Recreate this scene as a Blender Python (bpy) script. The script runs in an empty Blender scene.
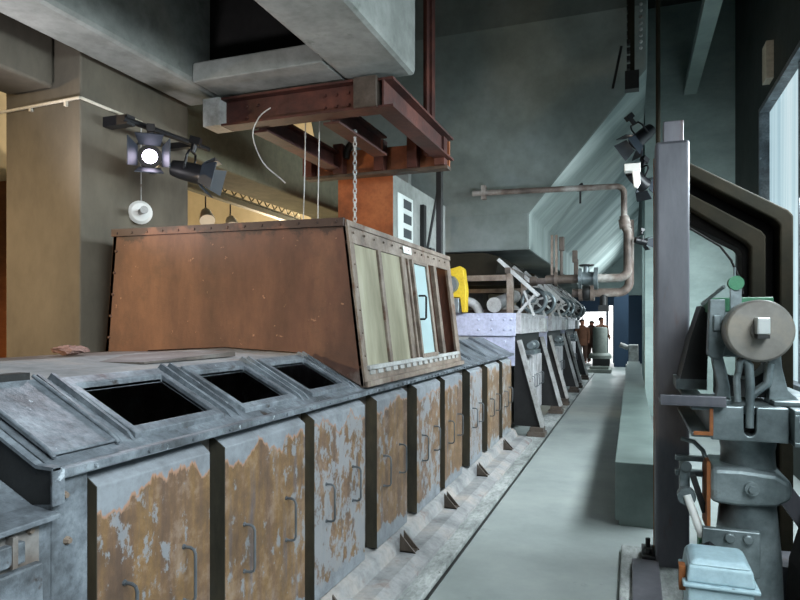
import bpy, bmesh, math, random
from mathutils import Vector, Matrix
random.seed(7)
S = bpy.context.scene
COL = S.collection
PI = math.pi
# ------------------------------------------------------------------ camera
YAW = math.atan(232 / 640)
cam_d = bpy.data.cameras.new('camera'); cam = bpy.data.objects.new('camera', cam_d); COL.objects.link(cam)
cam.location = (0, 0, 1.6); cam.rotation_euler = (PI / 2, 0, YAW)
cam_d.sensor_width = 36; cam_d.lens = 28.8; cam_d.shift_y = 23 / 800; cam_d.clip_end = 200; cam_d.clip_start = .02
S.camera = cam
S.view_settings.view_transform = 'Standard'; S.view_settings.look = 'None'
S.view_settings.gamma = 1; S.view_settings.use_curve_mapping = False
S.view_settings.exposure = 0.0

# ------------------------------------------------------------------ materials
def lin(c):
    out = []
    for v in c[:3]:
        v = v / 255
        out.append(v / 12.92 if v <= .04045 else ((v + .055) / 1.055) ** 2.4)
    return (*out, 1)

class NT:
    def __init__(s, name):
        s.m = bpy.data.materials.new(name); s.m.use_nodes = True
        s.t = s.m.node_tree; s.n = s.t.nodes; s.l = s.t.links
        s.b = s.n['Principled BSDF']
    def node(s, k, **kw):
        n = s.n.new(k)
        for a, v in kw.items(): setattr(n, a, v)
        return n
    def coords(s, stretch=(1, 1, 1)):
        tc = s.node('ShaderNodeTexCoord'); oi = s.node('ShaderNodeObjectInfo')
        mul = s.node('ShaderNodeMath', operation='MULTIPLY'); mul.inputs[1].default_value = 37.0
        s.l.new(oi.outputs['Random'], mul.inputs[0])
        add = s.node('ShaderNodeVectorMath', operation='ADD')
        s.l.new(tc.outputs['Object'], add.inputs[0]); s.l.new(mul.outputs[0], add.inputs[1])
        mp = s.node('ShaderNodeMapping'); mp.inputs['Scale'].default_value = stretch
        s.l.new(add.outputs[0], mp.inputs[0])
        s.raw = tc.outputs['Object']
        return mp.outputs[0]
    def noise(s, vec, scale, detail=6, rough=.6):
        n = s.node('ShaderNodeTexNoise'); n.inputs['Scale'].default_value = scale
        n.inputs['Detail'].default_value = detail; n.inputs['Roughness'].default_value = rough
        s.l.new(vec, n.inputs['Vector']); return n.outputs['Fac']
    def ramp(s, fac, stops):
        r = s.node('ShaderNodeValToRGB'); el = r.color_ramp.elements
        while len(el) < len(stops): el.new(.5)
        for e, (p, c) in zip(el, stops): e.position = p; e.color = c if len(c) == 4 else (*c, 1)
        s.l.new(fac, r.inputs[0]); return r.outputs[0]
    def mix(s, fac, a, b):
        m = s.node('ShaderNodeMix', data_type='RGBA')
        for sock, v in ((m.inputs[0], fac), (m.inputs[6], a), (m.inputs[7], b)):
            if hasattr(v, 'is_output'): s.l.new(v, sock)
            else: sock.default_value = v
        return m.outputs[2]
    def bump(s, fac, strength, dist=.01):
        b = s.node('ShaderNodeBump'); b.inputs['Strength'].default_value = strength; b.inputs['Distance'].default_value = dist
        s.l.new(fac, b.inputs['Height']); s.l.new(b.outputs[0], s.b.inputs['Normal'])

def mat(name, cols, scale=3, stretch=(1, 1, 1), rough=.6, metal=0, bump=.25, spots=None, lo=.3, hi=.7, spec=.4):
    t = NT(name); v = t.coords(stretch)
    f = t.noise(v, scale, 8, .62)
    if len(cols) == 1: cols = [cols[0], cols[0]]
    st = [(lo + (hi - lo) * i / (len(cols) - 1), lin(c)) for i, c in enumerate(cols)]
    c = t.ramp(f, st)
    for sp in spots or []:
        col, sc, th = sp[:3]; w = sp[3] if len(sp) > 3 else .03
        n2 = t.noise(v, sc, 7, .65)
        k = t.ramp(n2, [(th, (0, 0, 0, 1)), (min(1, th + w), (1, 1, 1, 1))])
        c = t.mix(k, c, lin(col))
    if bump:
        g = t.ramp(t.noise(v, scale * 9, 4, .7), [(.3, (.62, .62, .62, 1)), (.55, (1, 1, 1, 1)), (.75, (1.18, 1.18, 1.18, 1))])
        mx = t.node('ShaderNodeMix', data_type='RGBA', blend_type='MULTIPLY'); mx.inputs[0].default_value = min(1, bump * 2.2)
        t.l.new(c, mx.inputs[6]); t.l.new(g, mx.inputs[7]); c = mx.outputs[2]
    t.l.new(c, t.b.inputs['Base Color'])
    t.b.inputs['Roughness'].default_value = rough; t.b.inputs['Metallic'].default_value = metal
    t.b.inputs['Specular IOR Level'].default_value = spec
    if bump: t.bump(t.noise(v, scale * 6, 6), bump)
    return t.m

def emit(name, col, strength, base=None):
    t = NT(name); t.b.inputs['Base Color'].default_value = lin(base or col)
    t.b.inputs['Emission Color'].default_value = lin(col); t.b.inputs['Emission Strength'].default_value = strength
    return t.m

def door_mat(name, brown, brown2, grey, thr):
    t = NT(name); v = t.coords()
    sep = t.node('ShaderNodeSeparateXYZ'); t.l.new(t.raw, sep.inputs[0])
    vs = t.node('ShaderNodeMapping'); vs.inputs['Scale'].default_value = (1, 5, .45); t.l.new(v, vs.inputs[0])
    streak = t.noise(vs.outputs[0], 2.0, 6, .6)
    c = t.ramp(streak, [(.30, lin(brown2)), (.44, lin(brown)), (.56, lin((122, 94, 60))), (.66, lin((98, 88, 88)))])
    fine = t.noise(v, 7, 10, .75)
    c = t.mix(t.ramp(fine, [(.36, (.6, .6, .6, 1)), (.58, (0, 0, 0, 1))]), c, lin((64, 52, 44)))
    c = t.mix(t.ramp(fine, [(.52, (0, 0, 0, 1)), (.75, (.55, .55, .55, 1))]), c, lin((150, 140, 132)))
    # flaked grey paint: small patches and drips, whole only along the top edge
    vd = t.node('ShaderNodeMapping'); vd.inputs['Scale'].default_value = (1, 1, .6); t.l.new(v, vd.inputs[0])
    patch = t.noise(vd.outputs[0], 15, 9, .72)
    big = t.noise(v, 2.3, 3, .5)
    mm = t.node('ShaderNodeMath', operation='MULTIPLY_ADD'); mm.inputs[1].default_value = .45
    t.l.new(big, mm.inputs[0]); t.l.new(patch, mm.inputs[2])
    c = t.mix(t.ramp(mm.outputs[0], [(thr + .2, (0, 0, 0, 1)), (thr + .235, (.75, .75, .75, 1))]), c, lin(grey))
    vj = t.node('ShaderNodeMapping'); vj.inputs['Scale'].default_value = (1, 1, .25); t.l.new(v, vj.inputs[0])
    jag = t.noise(vj.outputs[0], 6, 5, .6)
    ma = t.node('ShaderNodeMath', operation='MULTIPLY_ADD'); ma.inputs[1].default_value = .34
    t.l.new(jag, ma.inputs[0]); t.l.new(sep.outputs['Z'], ma.inputs[2])
    gv = t.mix(t.ramp(fine, [(.35, (.8, .8, .8, 1)), (.6, (0, 0, 0, 1))]), lin(grey), lin((92, 94, 98)))
    c = t.mix(t.ramp(ma.outputs[0], [(.535, (0, 0, 0, 1)), (.541, (1, 1, 1, 1))]), c, lin((146, 112, 92)))
    c = t.mix(t.ramp(ma.outputs[0], [(.545, (0, 0, 0, 1)), (.551, (1, 1, 1, 1))]), c, gv)
    inv = t.node('ShaderNodeMath', operation='LESS_THAN'); inv.inputs[1].default_value = -.235
    t.l.new(ma.outputs[0], inv.inputs[0])
    c = t.mix(inv.outputs[0], c, gv)
    t.l.new(c, t.b.inputs['Base Color']); t.b.inputs['Roughness'].default_value = .52
    t.b.inputs['Specular IOR Level'].default_value = .4
    t.bump(patch, .4, .006)
    return t.m

def hood_mat():
    t = NT('stained_hood_rust'); v = t.coords((1.5, 1, .5))
    sep = t.node('ShaderNodeSeparateXYZ'); t.l.new(t.raw, sep.inputs[0])
    c = t.ramp(t.noise(v, 1.6, 9, .65), [(.28, lin((58, 42, 37))), (.5, lin((88, 61, 51))), (.72, lin((120, 86, 67)))])
    v2 = t.coords((1, 1, 1)); n = t.noise(v2, 5, 8, .7)
    c = t.mix(t.ramp(n, [(.5, (0, 0, 0, 1)), (.8, (.7, .7, .7, 1))]), c, lin((60, 48, 44)))
    c = t.mix(t.ramp(t.noise(v2, 20, 5, .6), [(.66, (0, 0, 0, 1)), (.70, (.6, .6, .6, 1))]), c, lin((160, 120, 96)))
    ma = t.node('ShaderNodeMath', operation='MULTIPLY_ADD'); ma.inputs[1].default_value = .42
    t.l.new(n, ma.inputs[0]); t.l.new(sep.outputs['Z'], ma.inputs[2])
    c = t.mix(t.ramp(ma.outputs[0], [(.655, (0, 0, 0, 1)), (.69, (.85, .85, .85, 1))]), c, lin((46, 38, 36)))
    lowf = t.node('ShaderNodeMath', operation='MULTIPLY_ADD'); lowf.inputs[1].default_value = -.5
    t.l.new(n, lowf.inputs[0]); 
    neg = t.node('ShaderNodeMath', operation='MULTIPLY'); neg.inputs[1].default_value = -1.0
    t.l.new(sep.outputs['Z'], neg.inputs[0]); t.l.new(neg.outputs[0], lowf.inputs[2])
    c = t.mix(t.ramp(lowf.outputs[0], [(.16, (0, 0, 0, 1)), (.24, (.55, .55, .55, 1))]), c, lin((112, 104, 98)))
    t.l.new(c, t.b.inputs['Base Color']); t.b.inputs['Roughness'].default_value = .6; t.b.inputs['Specular IOR Level'].default_value = .35
    t.bump(n, .5, .012)
    return t.m

M = {}
M['door_a'] = door_mat('flaked_door_paint', (106, 82, 62), (78, 62, 54), (124, 129, 134), .62)
M['door_c'] = door_mat('mostly_grey_door_paint', (116, 92, 74), (96, 80, 70), (134, 139, 144), .50)
M['door_b'] = door_mat('flaked_pale_door_paint', (124, 102, 82), (92, 76, 64), (146, 151, 154), .59)
M['steel'] = mat('blue_grey_steel', [(54, 56, 58), (94, 100, 106), (130, 138, 144)], 4.5, rough=.5, bump=.5, spots=[((52, 44, 40), 7, .62, .06), ((164, 172, 178), 16, .66, .04)])
M['steel_dust'] = mat('dusty_steel', [(96, 98, 100), (138, 138, 138), (160, 150, 142)], 2.5, rough=.8, spots=[((118, 92, 80), 4, .58, .15)])
M['side_steel'] = mat('worn_side_steel', [(58, 52, 48), (92, 84, 78), (118, 116, 114)], 4, rough=.6, spots=[((130, 134, 136), 8, .62, .04)])
M['door_side_shade'] = mat('shaded_door_side', [(34, 34, 28), (56, 52, 42), (76, 66, 50)], 4, (1, 1, .4), rough=.6)  # shade on the door sides, put into the colour
M['rust'] = mat('hood_rust', [(62, 40, 34), (98, 62, 48), (128, 84, 60)], 1.3, (2, 2, .5), rough=.6, bump=.45, spots=[((44, 34, 32), 4, .62, .05), ((150, 108, 84), 14, .68, .04)])
M['hood_rust'] = hood_mat()
M['rust_frame'] = mat('rusty_frame', [(74, 62, 54), (112, 98, 86), (138, 128, 118)], 5, rough=.6, spots=[((86, 58, 42), 6, .6, .08)])
M['rust_red'] = mat('red_oxide_steel', [(38, 20, 18), (64, 33, 28), (92, 50, 40)], 3, rough=.6, spots=[((60, 50, 46), 9, .64, .06)])
M['rust_orange'] = mat('orange_rust', [(96, 54, 34), (142, 84, 52), (160, 100, 64)], 2, rough=.7, spots=[((70, 46, 34), 6, .64, .08)])
M['concrete'] = mat('grey_concrete', [(104, 108, 104), (134, 138, 134), (160, 162, 158)], 1.1, rough=.85, bump=.25, spots=[((92, 100, 92), 2.5, .62, .1)])
M['void_cable_black'] = mat('void_and_cable_black', [(12, 12, 12), (26, 25, 24)], 4, rough=.95)  # matte black for the painted shaft void and the loose cable
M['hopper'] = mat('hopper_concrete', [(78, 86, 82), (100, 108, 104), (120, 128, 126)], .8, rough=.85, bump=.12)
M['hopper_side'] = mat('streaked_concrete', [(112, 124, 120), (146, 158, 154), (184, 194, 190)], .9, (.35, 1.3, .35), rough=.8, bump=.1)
M['pillar'] = mat('pillar_concrete', [(74, 70, 62), (96, 90, 79), (110, 103, 90)], 1.2, (1, 1, .5), rough=.85, bump=.12)
M['floor'] = mat('worn_screed', [(118, 126, 124), (136, 143, 141), (150, 156, 153)], 1.1, rough=.5, bump=.06, spots=[((100, 106, 104), 3, .66, .1)])
M['dust'] = mat('dusty_concrete', [(92, 96, 94), (138, 142, 140), (178, 180, 178)], 3, (1.5, .6, 1), rough=.9, bump=.5, spots=[((70, 70, 66), 9, .64, .05)])
M['dark_wall'] = mat('dark_wall', [(40, 46, 44), (58, 64, 62)], 1, rough=.9)
M['ceiling'] = mat('dark_ceiling', [(38, 42, 40), (52, 56, 52)], 1, rough=.9)
M['green_wall'] = mat('pale_plaster', [(116, 132, 128), (150, 166, 162)], .9, (1, 1, 2), rough=.8, bump=.1)
M['cream'] = mat('cream_plaster', [(170, 158, 130), (196, 184, 156)], .8, rough=.9, bump=.05)
M['olive'] = mat('olive_concrete', [(88, 88, 72), (112, 110, 90)], 1.2, rough=.85)
M['dark'] = mat('dark_steel', [(20, 20, 20), (36, 36, 36)], 4, rough=.5)
M['black'] = mat('black_lamp_metal', [(14, 14, 16), (24, 24, 28)], 4, rough=.4, bump=0)
M['barndoor'] = mat('lamp_flap_metal', [(30, 36, 44), (44, 52, 60)], 4, rough=.45, bump=0)
M['post'] = mat('bare_post_steel', [(74, 74, 80), (94, 94, 100), (110, 108, 114)], 1.5, (2, 2, .5), rough=.42, metal=.3, bump=.12, spots=[((104, 80, 72), 2.6, .6, .12)])
M['lilac'] = mat('pale_painted_plate', [(146, 148, 170), (182, 186, 208), (200, 204, 222)], 3, rough=.55, spots=[((120, 104, 100), 6, .66, .05)])
M['pale_steel'] = mat('pale_steel', [(120, 118, 114), (164, 164, 162), (186, 188, 188)], 4, rough=.55, spots=[((98, 80, 68), 5, .64, .06)])
M['pale_beam'] = mat('pale_beam_paint', [(140, 136, 136), (182, 180, 182), (206, 206, 208)], 4, rough=.5, spots=[((104, 88, 78), 6, .66, .06)])
M['frame_dark'] = mat('dark_brown_steel', [(44, 38, 32), (72, 62, 54), (96, 86, 78)], 4, rough=.6)
M['yellow'] = mat('yellow_guard_paint', [(190, 158, 30), (214, 184, 46)], 4, rough=.5)
M['green'] = mat('green_machine_paint', [(46, 104, 74), (64, 126, 92)], 4, rough=.45, spots=[((110, 122, 112), 8, .66, .05)])
M['cast'] = mat('grey_cast_iron', [(74, 82, 84), (112, 122, 124), (150, 160, 162)], 3, rough=.36, metal=.5, bump=.2, spots=[((88, 72, 58), 3, .68, .1)])
M['wheel'] = mat('worn_wheel_steel', [(96, 90, 84), (128, 124, 118), (150, 140, 126)], 3, rough=.4, metal=.4, bump=.1, spots=[((150, 118, 84), 5, .62, .08)])
M['bright'] = mat('bright_steel', [(180, 182, 180), (214, 216, 214)], 5, rough=.3, metal=.6, bump=0)
M['enamel'] = mat('pale_blue_enamel', [(134, 158, 168), (160, 184, 192), (172, 194, 200)], 4, rough=.45, bump=.15, spots=[((96, 108, 112), 22, .68, .03)])
M['handle'] = mat('grey_handle_steel', [(74, 78, 82), (110, 114, 118)], 6, rough=.45, metal=.4, bump=0)
M['arch'] = mat('olive_brown_steel', [(24, 23, 16), (33, 30, 21), (42, 35, 25)], 2, rough=.8, spec=.15)
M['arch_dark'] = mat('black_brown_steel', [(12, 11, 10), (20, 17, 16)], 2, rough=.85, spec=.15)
M['rust_edge'] = mat('bright_rust_edge', [(110, 62, 30), (150, 92, 48)], 5, rough=.7)
M['pipe'] = mat('patchy_pipe', [(70, 60, 54), (108, 95, 87), (158, 154, 148)], 2.2, rough=.55, lo=.35, hi=.62)
M['pipe_white'] = mat('white_pipe_paint', [(176, 168, 148), (206, 200, 186)], 3, rough=.5)
M['bench'] = mat('grey_green_sheet', [(86, 98, 94), (104, 116, 112), (118, 130, 126)], 2, rough=.35, metal=.3, bump=.05)
M['blue'] = mat('blue_wall_paint', [(24, 42, 60), (30, 52, 72)], 1, rough=.7, bump=0)
M['white'] = mat('white_plastic', [(214, 214, 210), (228, 228, 226)], 3, rough=.45, bump=0)
M['paper'] = mat('notice_paper', [(186, 194, 190), (206, 212, 208)], 3, rough=.7, bump=0)
M['ink'] = mat('dark_ink', [(50, 56, 58), (66, 72, 74)], 6, rough=.7, bump=0)
M['red'] = mat('faded_red_paint', [(160, 84, 84), (136, 110, 110)], 9, rough=.7, bump=0)
M['wood'] = mat('orange_wood', [(150, 84, 44), (184, 112, 64)], 2, (1, 1, 4), rough=.6)
M['skin'] = mat('skin_tone', [(150, 100, 78), (168, 116, 92)], 6, rough=.6, bump=0)
M['coat'] = mat('brown_coat', [(92, 60, 44), (116, 78, 58)], 5, rough=.9)
M['coat_dark'] = mat('dark_brown_coat', [(62, 44, 36), (84, 60, 50)], 5, rough=.9)
M['trousers'] = mat('brown_trousers', [(70, 52, 44), (90, 66, 54)], 5, rough=.9)
M['hair'] = mat('dark_hair', [(36, 26, 20), (54, 40, 30)], 9, rough=.8)
M['pedestal'] = mat('grey_green_pedestal', [(96, 102, 96), (128, 134, 126)], 2, rough=.6)
M['lens'] = emit('lit_lamp_lens', (236, 226, 255), 14)
M['lens_dim'] = emit('lit_small_lens', (255, 236, 214), 6)
M['lens_off'] = mat('lamp_glass_unlit', [(60, 66, 74), (80, 88, 96)], 4, rough=.2, bump=0)
M['debris'] = mat('pinkish_debris', [(120, 90, 84), (158, 128, 120)], 9, rough=.95, bump=.8)

def pane_mat():
    t = NT('dusty_amber_pane'); v = t.coords((3, 3, .5))
    f = t.noise(v, 2.2, 6)
    c = t.ramp(f, [(.3, lin((120, 116, 98))), (.6, lin((160, 156, 136))), (.8, lin((182, 178, 162)))])
    t.l.new(c, t.b.inputs['Base Color']); t.b.inputs['Roughness'].default_value = .35
    t.b.inputs['Transmission Weight'].default_value = .15; t.b.inputs['IOR'].default_value = 1.1
    return t.m
M['pane'] = pane_mat()
def clear_mat(name, col, rough=.05, tr=.8):
    t = NT(name); t.b.inputs['Base Color'].default_value = lin(col); t.b.inputs['Roughness'].default_value = rough
    t.b.inputs['Transmission Weight'].default_value = tr; t.b.inputs['IOR'].default_value = 1.1
    return t.m
M['pane_blue'] = clear_mat('bluish_door_pane', (176, 198, 200), .3, .35)
def window_mat():
    t = NT('frosted_daylight_glass'); v = t.coords((1, 7, .12))
    f = t.noise(v, 1.0, 4)
    c = t.ramp(f, [(.3, lin((150, 184, 198))), (.55, lin((192, 218, 226))), (.75, lin((228, 240, 244)))])
    t.l.new(c, t.b.inputs['Emission Color']); t.b.inputs['Emission Strength'].default_value = .95
    t.b.inputs['Base Color'].default_value = (.05, .05, .05, 1); t.b.inputs['Roughness'].default_value = .25
    return t.m
M['window'] = window_mat()

# ------------------------------------------------------------------ mesh building
class MB:
    """Collects shapes in world coordinates; build() links them as ONE mesh object."""
    def __init__(s): s.bm = bmesh.new()
    def poly(s, verts, faces):
        vs = [s.bm.verts.new(v) for v in verts]
        for f in faces:
            try: s.bm.faces.new([vs[i] for i in f])
            except ValueError: pass
        return s
    def box(s, x0, x1, y0, y1, z0, z1):
        v = [(x0, y0, z0), (x1, y0, z0), (x1, y1, z0), (x0, y1, z0), (x0, y0, z1), (x1, y0, z1), (x1, y1, z1), (x0, y1, z1)]
        return s.poly(v, [(3, 2, 1, 0), (4, 5, 6, 7), (0, 1, 5, 4), (1, 2, 6, 5), (2, 3, 7, 6), (3, 0, 4, 7)])
    def hexa(s, b, t):
        return s.poly(list(b) + list(t), [(3, 2, 1, 0), (4, 5, 6, 7), (0, 1, 5, 4), (1, 2, 6, 5), (2, 3, 7, 6), (3, 0, 4, 7)])
    def prism(s, pts, axis, a0, a1):
        """pts: 2-D outline; axis 'x': (y,z), 'y': (x,z), 'z': (x,y); extruded from a0 to a1"""
        def p(q, a): return {'x': (a, q[0], q[1]), 'y': (q[0], a, q[1]), 'z': (q[0], q[1], a)}[axis]
        n = len(pts)
        v = [p(q, a0) for q in pts] + [p(q, a1) for q in pts]
        f = [tuple(range(n)), tuple(range(2 * n - 1, n - 1, -1))] + [(i, (i + 1) % n, n + (i + 1) % n, n + i) for i in range(n)]
        return s.poly(v, f)
    def cyl(s, p0, p1, r0, r1=None, seg=20, cap=True):
        r1 = r0 if r1 is None else r1
        p0, p1 = Vector(p0), Vector(p1); d = (p1 - p0).normalized()
        a = d.orthogonal().normalized(); b = d.cross(a)
        v = []
        for p, r in ((p0, r0), (p1, r1)):
            for i in range(seg):
                t = 2 * PI * i / seg; v.append(p + (a * math.cos(t) + b * math.sin(t)) * r)
        f = [(i, (i + 1) % seg, seg + (i + 1) % seg, seg + i) for i in range(seg)]
        if cap: f += [tuple(range(seg - 1, -1, -1)), tuple(range(seg, 2 * seg))]
        return s.poly(v, f)
    def tube(s, path, r, seg=10, closed=False):
        P = [Vector(p) for p in path]; n = len(P); rings = []
        up = Vector((.13, .21, .97)).normalized(); rr = r if isinstance(r, (list, tuple)) else [r] * n
        prev = None
        for i in range(n):
            a = P[i - 1] if (i > 0 or closed) else P[i]; b = P[(i + 1) % n] if (i < n - 1 or closed) else P[i]
            d = (b - a).normalized()
            if prev is None: x = d.orthogonal().normalized() if abs(d.dot(up)) > .99 else d.cross(up).normalized()
            else:
                x = prev - d * prev.dot(d); x.normalize()
            prev = x; y = d.cross(x)
            rings.append([P[i] + (x * math.cos(2 * PI * k / seg) + y * math.sin(2 * PI * k / seg)) * rr[i] for k in range(seg)])
        v = [q for R in rings for q in R]; f = []
        for i in range(n if closed else n - 1):
            j = (i + 1) % n
            for k in range(seg): f.append((i * seg + k, i * seg + (k + 1) % seg, j * seg + (k + 1) % seg, j * seg + k))
        if not closed: f += [tuple(range(seg - 1, -1, -1)), tuple((n - 1) * seg + k for k in range(seg))]
        return s.poly(v, f)
    def lathe(s, prof, base, axis=(0, 0, 1), seg=28):
        """prof: (radius, distance along axis)"""
        base = Vector(base); d = Vector(axis).normalized(); a = d.orthogonal().normalized(); b = d.cross(a)
        v = []; n = len(prof)
        for r, h in prof:
            for i in range(seg):
                t = 2 * PI * i / seg; v.append(base + d * h + (a * math.cos(t) + b * math.sin(t)) * max(r, 1e-4))
        f = []
        for j in range(n - 1):
            for i in range(seg): f.append((j * seg + i, j * seg + (i + 1) % seg, (j + 1) * seg + (i + 1) % seg, (j + 1) * seg + i))
        f += [tuple(range(seg - 1, -1, -1)), tuple((n - 1) * seg + k for k in range(seg))]
        return s.poly(v, f)
    def ball(s, c, r, sc=(1, 1, 1), seg=14):
        m = Matrix.Translation(c) @ Matrix.Diagonal((r * sc[0], r * sc[1], r * sc[2], 1))
        bmesh.ops.create_uvsphere(s.bm, u_segments=seg, v_segments=max(6, seg // 2), radius=1, matrix=m); return s
    def bar(s, p0, p1, w, h, up=(0, 0, 1)):
        """rectangular bar from p0 to p1; w across, h along up"""
        p0, p1 = Vector(p0), Vector(p1); d = (p1 - p0).normalized(); u = Vector(up)
        x = d.cross(u).normalized(); u = x.cross(d).normalized()
        q = [(-1, -1), (1, -1), (1, 1), (-1, 1)]
        return s.hexa([p0 + x * a * w / 2 + u * b * h / 2 for a, b in q], [p1 + x * a * w / 2 + u * b * h / 2 for a, b in q])
    def ibeam(s, p0, p1, h, w, tf=.018, tw=.014):
        p0, p1 = Vector(p0), Vector(p1); z = Vector((0, 0, 1))
        s.bar(p0 + z * (h / 2 - tf / 2), p1 + z * (h / 2 - tf / 2), w, tf)
        s.bar(p0 - z * (h / 2 - tf / 2), p1 - z * (h / 2 - tf / 2), w, tf)
        return s.bar(p0, p1, tw, h - 2 * tf)
    def frame(s, outer, inner):
        """outer/inner: lists of matching 3-D loops front & back -> ring solid. outer=(front loop, back loop)"""
        of, ob = outer; inf, inb = inner; n = len(of)
        v = list(of) + list(ob) + list(inf) + list(inb); f = []
        for i in range(n):
            j = (i + 1) % n
            f += [(i, j, 2 * n + j, 2 * n + i), (n + j, n + i, 3 * n + i, 3 * n + j), (i, n + i, n + j, j), (2 * n + i, 2 * n + j, 3 * n + j, 3 * n + i)]
        return s.poly(v, f)
    def build(s, name, m, parent=None, bevel=0, smooth=False, kind=None, label=None, category=None, group=None, seg=2, base=True):
        bm = s.bm
        bmesh.ops.recalc_face_normals(bm, faces=bm.faces[:])
        xs = [v.co for v in bm.verts]
        lo = Vector([min(c[i] for c in xs) for i in range(3)]); hi = Vector([max(c[i] for c in xs) for i in range(3)])
        org = (lo + hi) / 2
        if parent is None and base and kind is None: org.z = lo.z
        for v in bm.verts: v.co -= org
        me = bpy.data.meshes.new(name); bm.to_mesh(me); bm.free()
        mats = m if isinstance(m, (list, tuple)) else [m]
        for q in mats: me.materials.append(q)
        o = bpy.data.objects.new(name, me); COL.objects.link(o)
        pl = Vector((0, 0, 0)); q = parent
        while q is not None: pl += q.location; q = q.parent
        o.location = org - pl; o.parent = parent
        if bevel:
            b = o.modifiers.new('bevel', 'BEVEL'); b.width = bevel; b.segments = seg; b.limit_method = 'ANGLE'; b.angle_limit = .6
        if smooth:
            for p in me.polygons: p.use_smooth = True
            try:
                me.set_sharp_from_angle(angle=.6)
            except Exception: pass
        tag(o, label, category, group, kind)
        return o

def tag(o, label=None, category=None, group=None, kind=None):
    if label: o['label'] = label
    if category: o['category'] = category
    if group: o['group'] = group
    if kind: o['kind'] = kind
    return o
def thing(name, label, category, loc, group=None):
    o = bpy.data.objects.new(name, None); COL.objects.link(o); o.location = loc; o.empty_display_size = .1
    return tag(o, label, category, group)
def copy_tree(o, parent=None):
    c = o.copy(); COL.objects.link(c)
    if parent is not None: c.parent = parent
    for ch in list(o.children): copy_tree(ch, c)
    return c
def arc(c, r, a0, a1, n, ax=(1, 0, 0), ay=(0, 0, 1)):
    c, ax, ay = Vector(c), Vector(ax), Vector(ay)
    return [c + ax * r * math.cos(a0 + (a1 - a0) * i / n) + ay * r * math.sin(a0 + (a1 - a0) * i / n) for i in range(n + 1)]
def rivets(mb, pts, nrm, r=.011, h=.009):
    nrm = Vector(nrm).normalized()
    for p in pts:
        p = Vector(p); mb.cyl(p - nrm * .002, p + nrm * h, r, r * .6, 7)
def lerp(a, b, t): return a + (b - a) * t

# ================================================================== SETTING
MB().box(-12, 3, -4, 33, -.2, 0).build('floor', M['floor'], kind='structure')
MB().box(-12, 3, -4, 33, 7, 7.2).build('ceiling', M['ceiling'], kind='structure')
XR = 1.6
wr = MB()   # right wall with two window openings
wr.box(XR, XR + .3, -4, 33, 0, .9).box(XR, XR + .3, -4, 33, 4.43, 7)
wr.box(XR, XR + .3, -4, -1.2, .9, 4.43).box(XR, XR + .3, 3.9, 4.2, .9, 4.43).box(XR, XR + .3, 9.62, 12.8, .9, 4.43).box(XR, XR + .3, 25.8, 33, .9, 4.43)
wr.build('wall_right', M['dark_wall'], kind='structure')
MB().box(-12, 3, -4.3, -4, 0, 7).build('wall_rear', M['dark_wall'], kind='structure')
MB().box(-12.3, -12, -4, 33, 0, 7).build('wall_left', M['cream'], kind='structure')
# plastered pier standing beyond the window, and the wall that continues along the aisle
MB().box(.21, XR, 11.8, 12.3, 0, 7).build('wall_pier', M['green_wall'], kind='structure')
MB().box(.27, .9, 19.0, 19.5, 0, 7).build('wall_pier', M['green_wall'], kind='structure')
# windows: pane with frame
def window(name, y0, y1):
    w = MB().box(XR + .10, XR + .12, y0, y1, .9, 4.43).build(name, M['window'], kind='structure')
    f = MB()
    f.box(XR - .02, XR + .14, y0, y0 + .06, .9, 4.43).box(XR - .02, XR + .14, y1 - .06, y1, .9, 4.43)
    f.box(XR - .02, XR + .14, y0 + .06, y1 - .06, .9, .96).box(XR - .02, XR + .14, y0 + .06, y1 - .06, 4.37, 4.43)
    n = 3
    for k in range(1, n):
        y = lerp(y0, y1, k / n); f.box(XR + .06, XR + .14, y - .02, y + .02, .96, 4.37)
    f.build('window_frame', M['steel'], w)
window('window_1', 4.2, 9.62)
window('window_3', 12.8, 25.8)
window('window_2', -1.2, 3.9)

# concrete column block above the tank: four walls around an open shaft
MB().box(-3.57, -3.18, -1, 4.56, 3.45, 6.95).box(-2.06, -1.52, -1, 4.56, 3.45, 6.95).box(-3.18, -2.06, -1, -.6, 3.45, 6.95).build('concrete_shaft', M['concrete'], kind='structure', bevel=.04)
MB().box(-3.178, -2.062, 4.08, 4.56, 3.452, 3.60).build('concrete_slab', M['concrete'], kind='structure', bevel=.01)
MB().box(-3.178, -2.062, 4.3, 4.5, 3.602, 6.95).build('shaft_void_panel', M['void_cable_black'], kind='structure')  # black panel standing in for the unlit void above the slab
MB().box(-4.31, -3.6, 3.42, 4.57, 0, 6.95).build('concrete_pillar', M['pillar'], kind='structure', bevel=.012)
MB().box(-4.25, -3.82, -2, 3.4, 3.25, 4.3).build('concrete_beam', M['pillar'], kind='structure', bevel=.02)
MB().box(-4.3, -3.75, 4.6, 14.9, 3.1, 3.75).build('concrete_beam', M['olive'], kind='structure', bevel=.02)
MB().box(-4.7, -3.1, 8.9, 9.05, 2.7, 3.9).build('wall_partition', M['concrete'], kind='structure')
MB().box(-11.9, -2.6, 15, 15.3, 0, 6.9).build('wall_hall', M['cream'], kind='structure')
MB().box(-11.9, -4.4, 9.5, 10.0, 4.1, 4.6).build('concrete_beam', M['olive'], kind='structure', bevel=.02)

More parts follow.
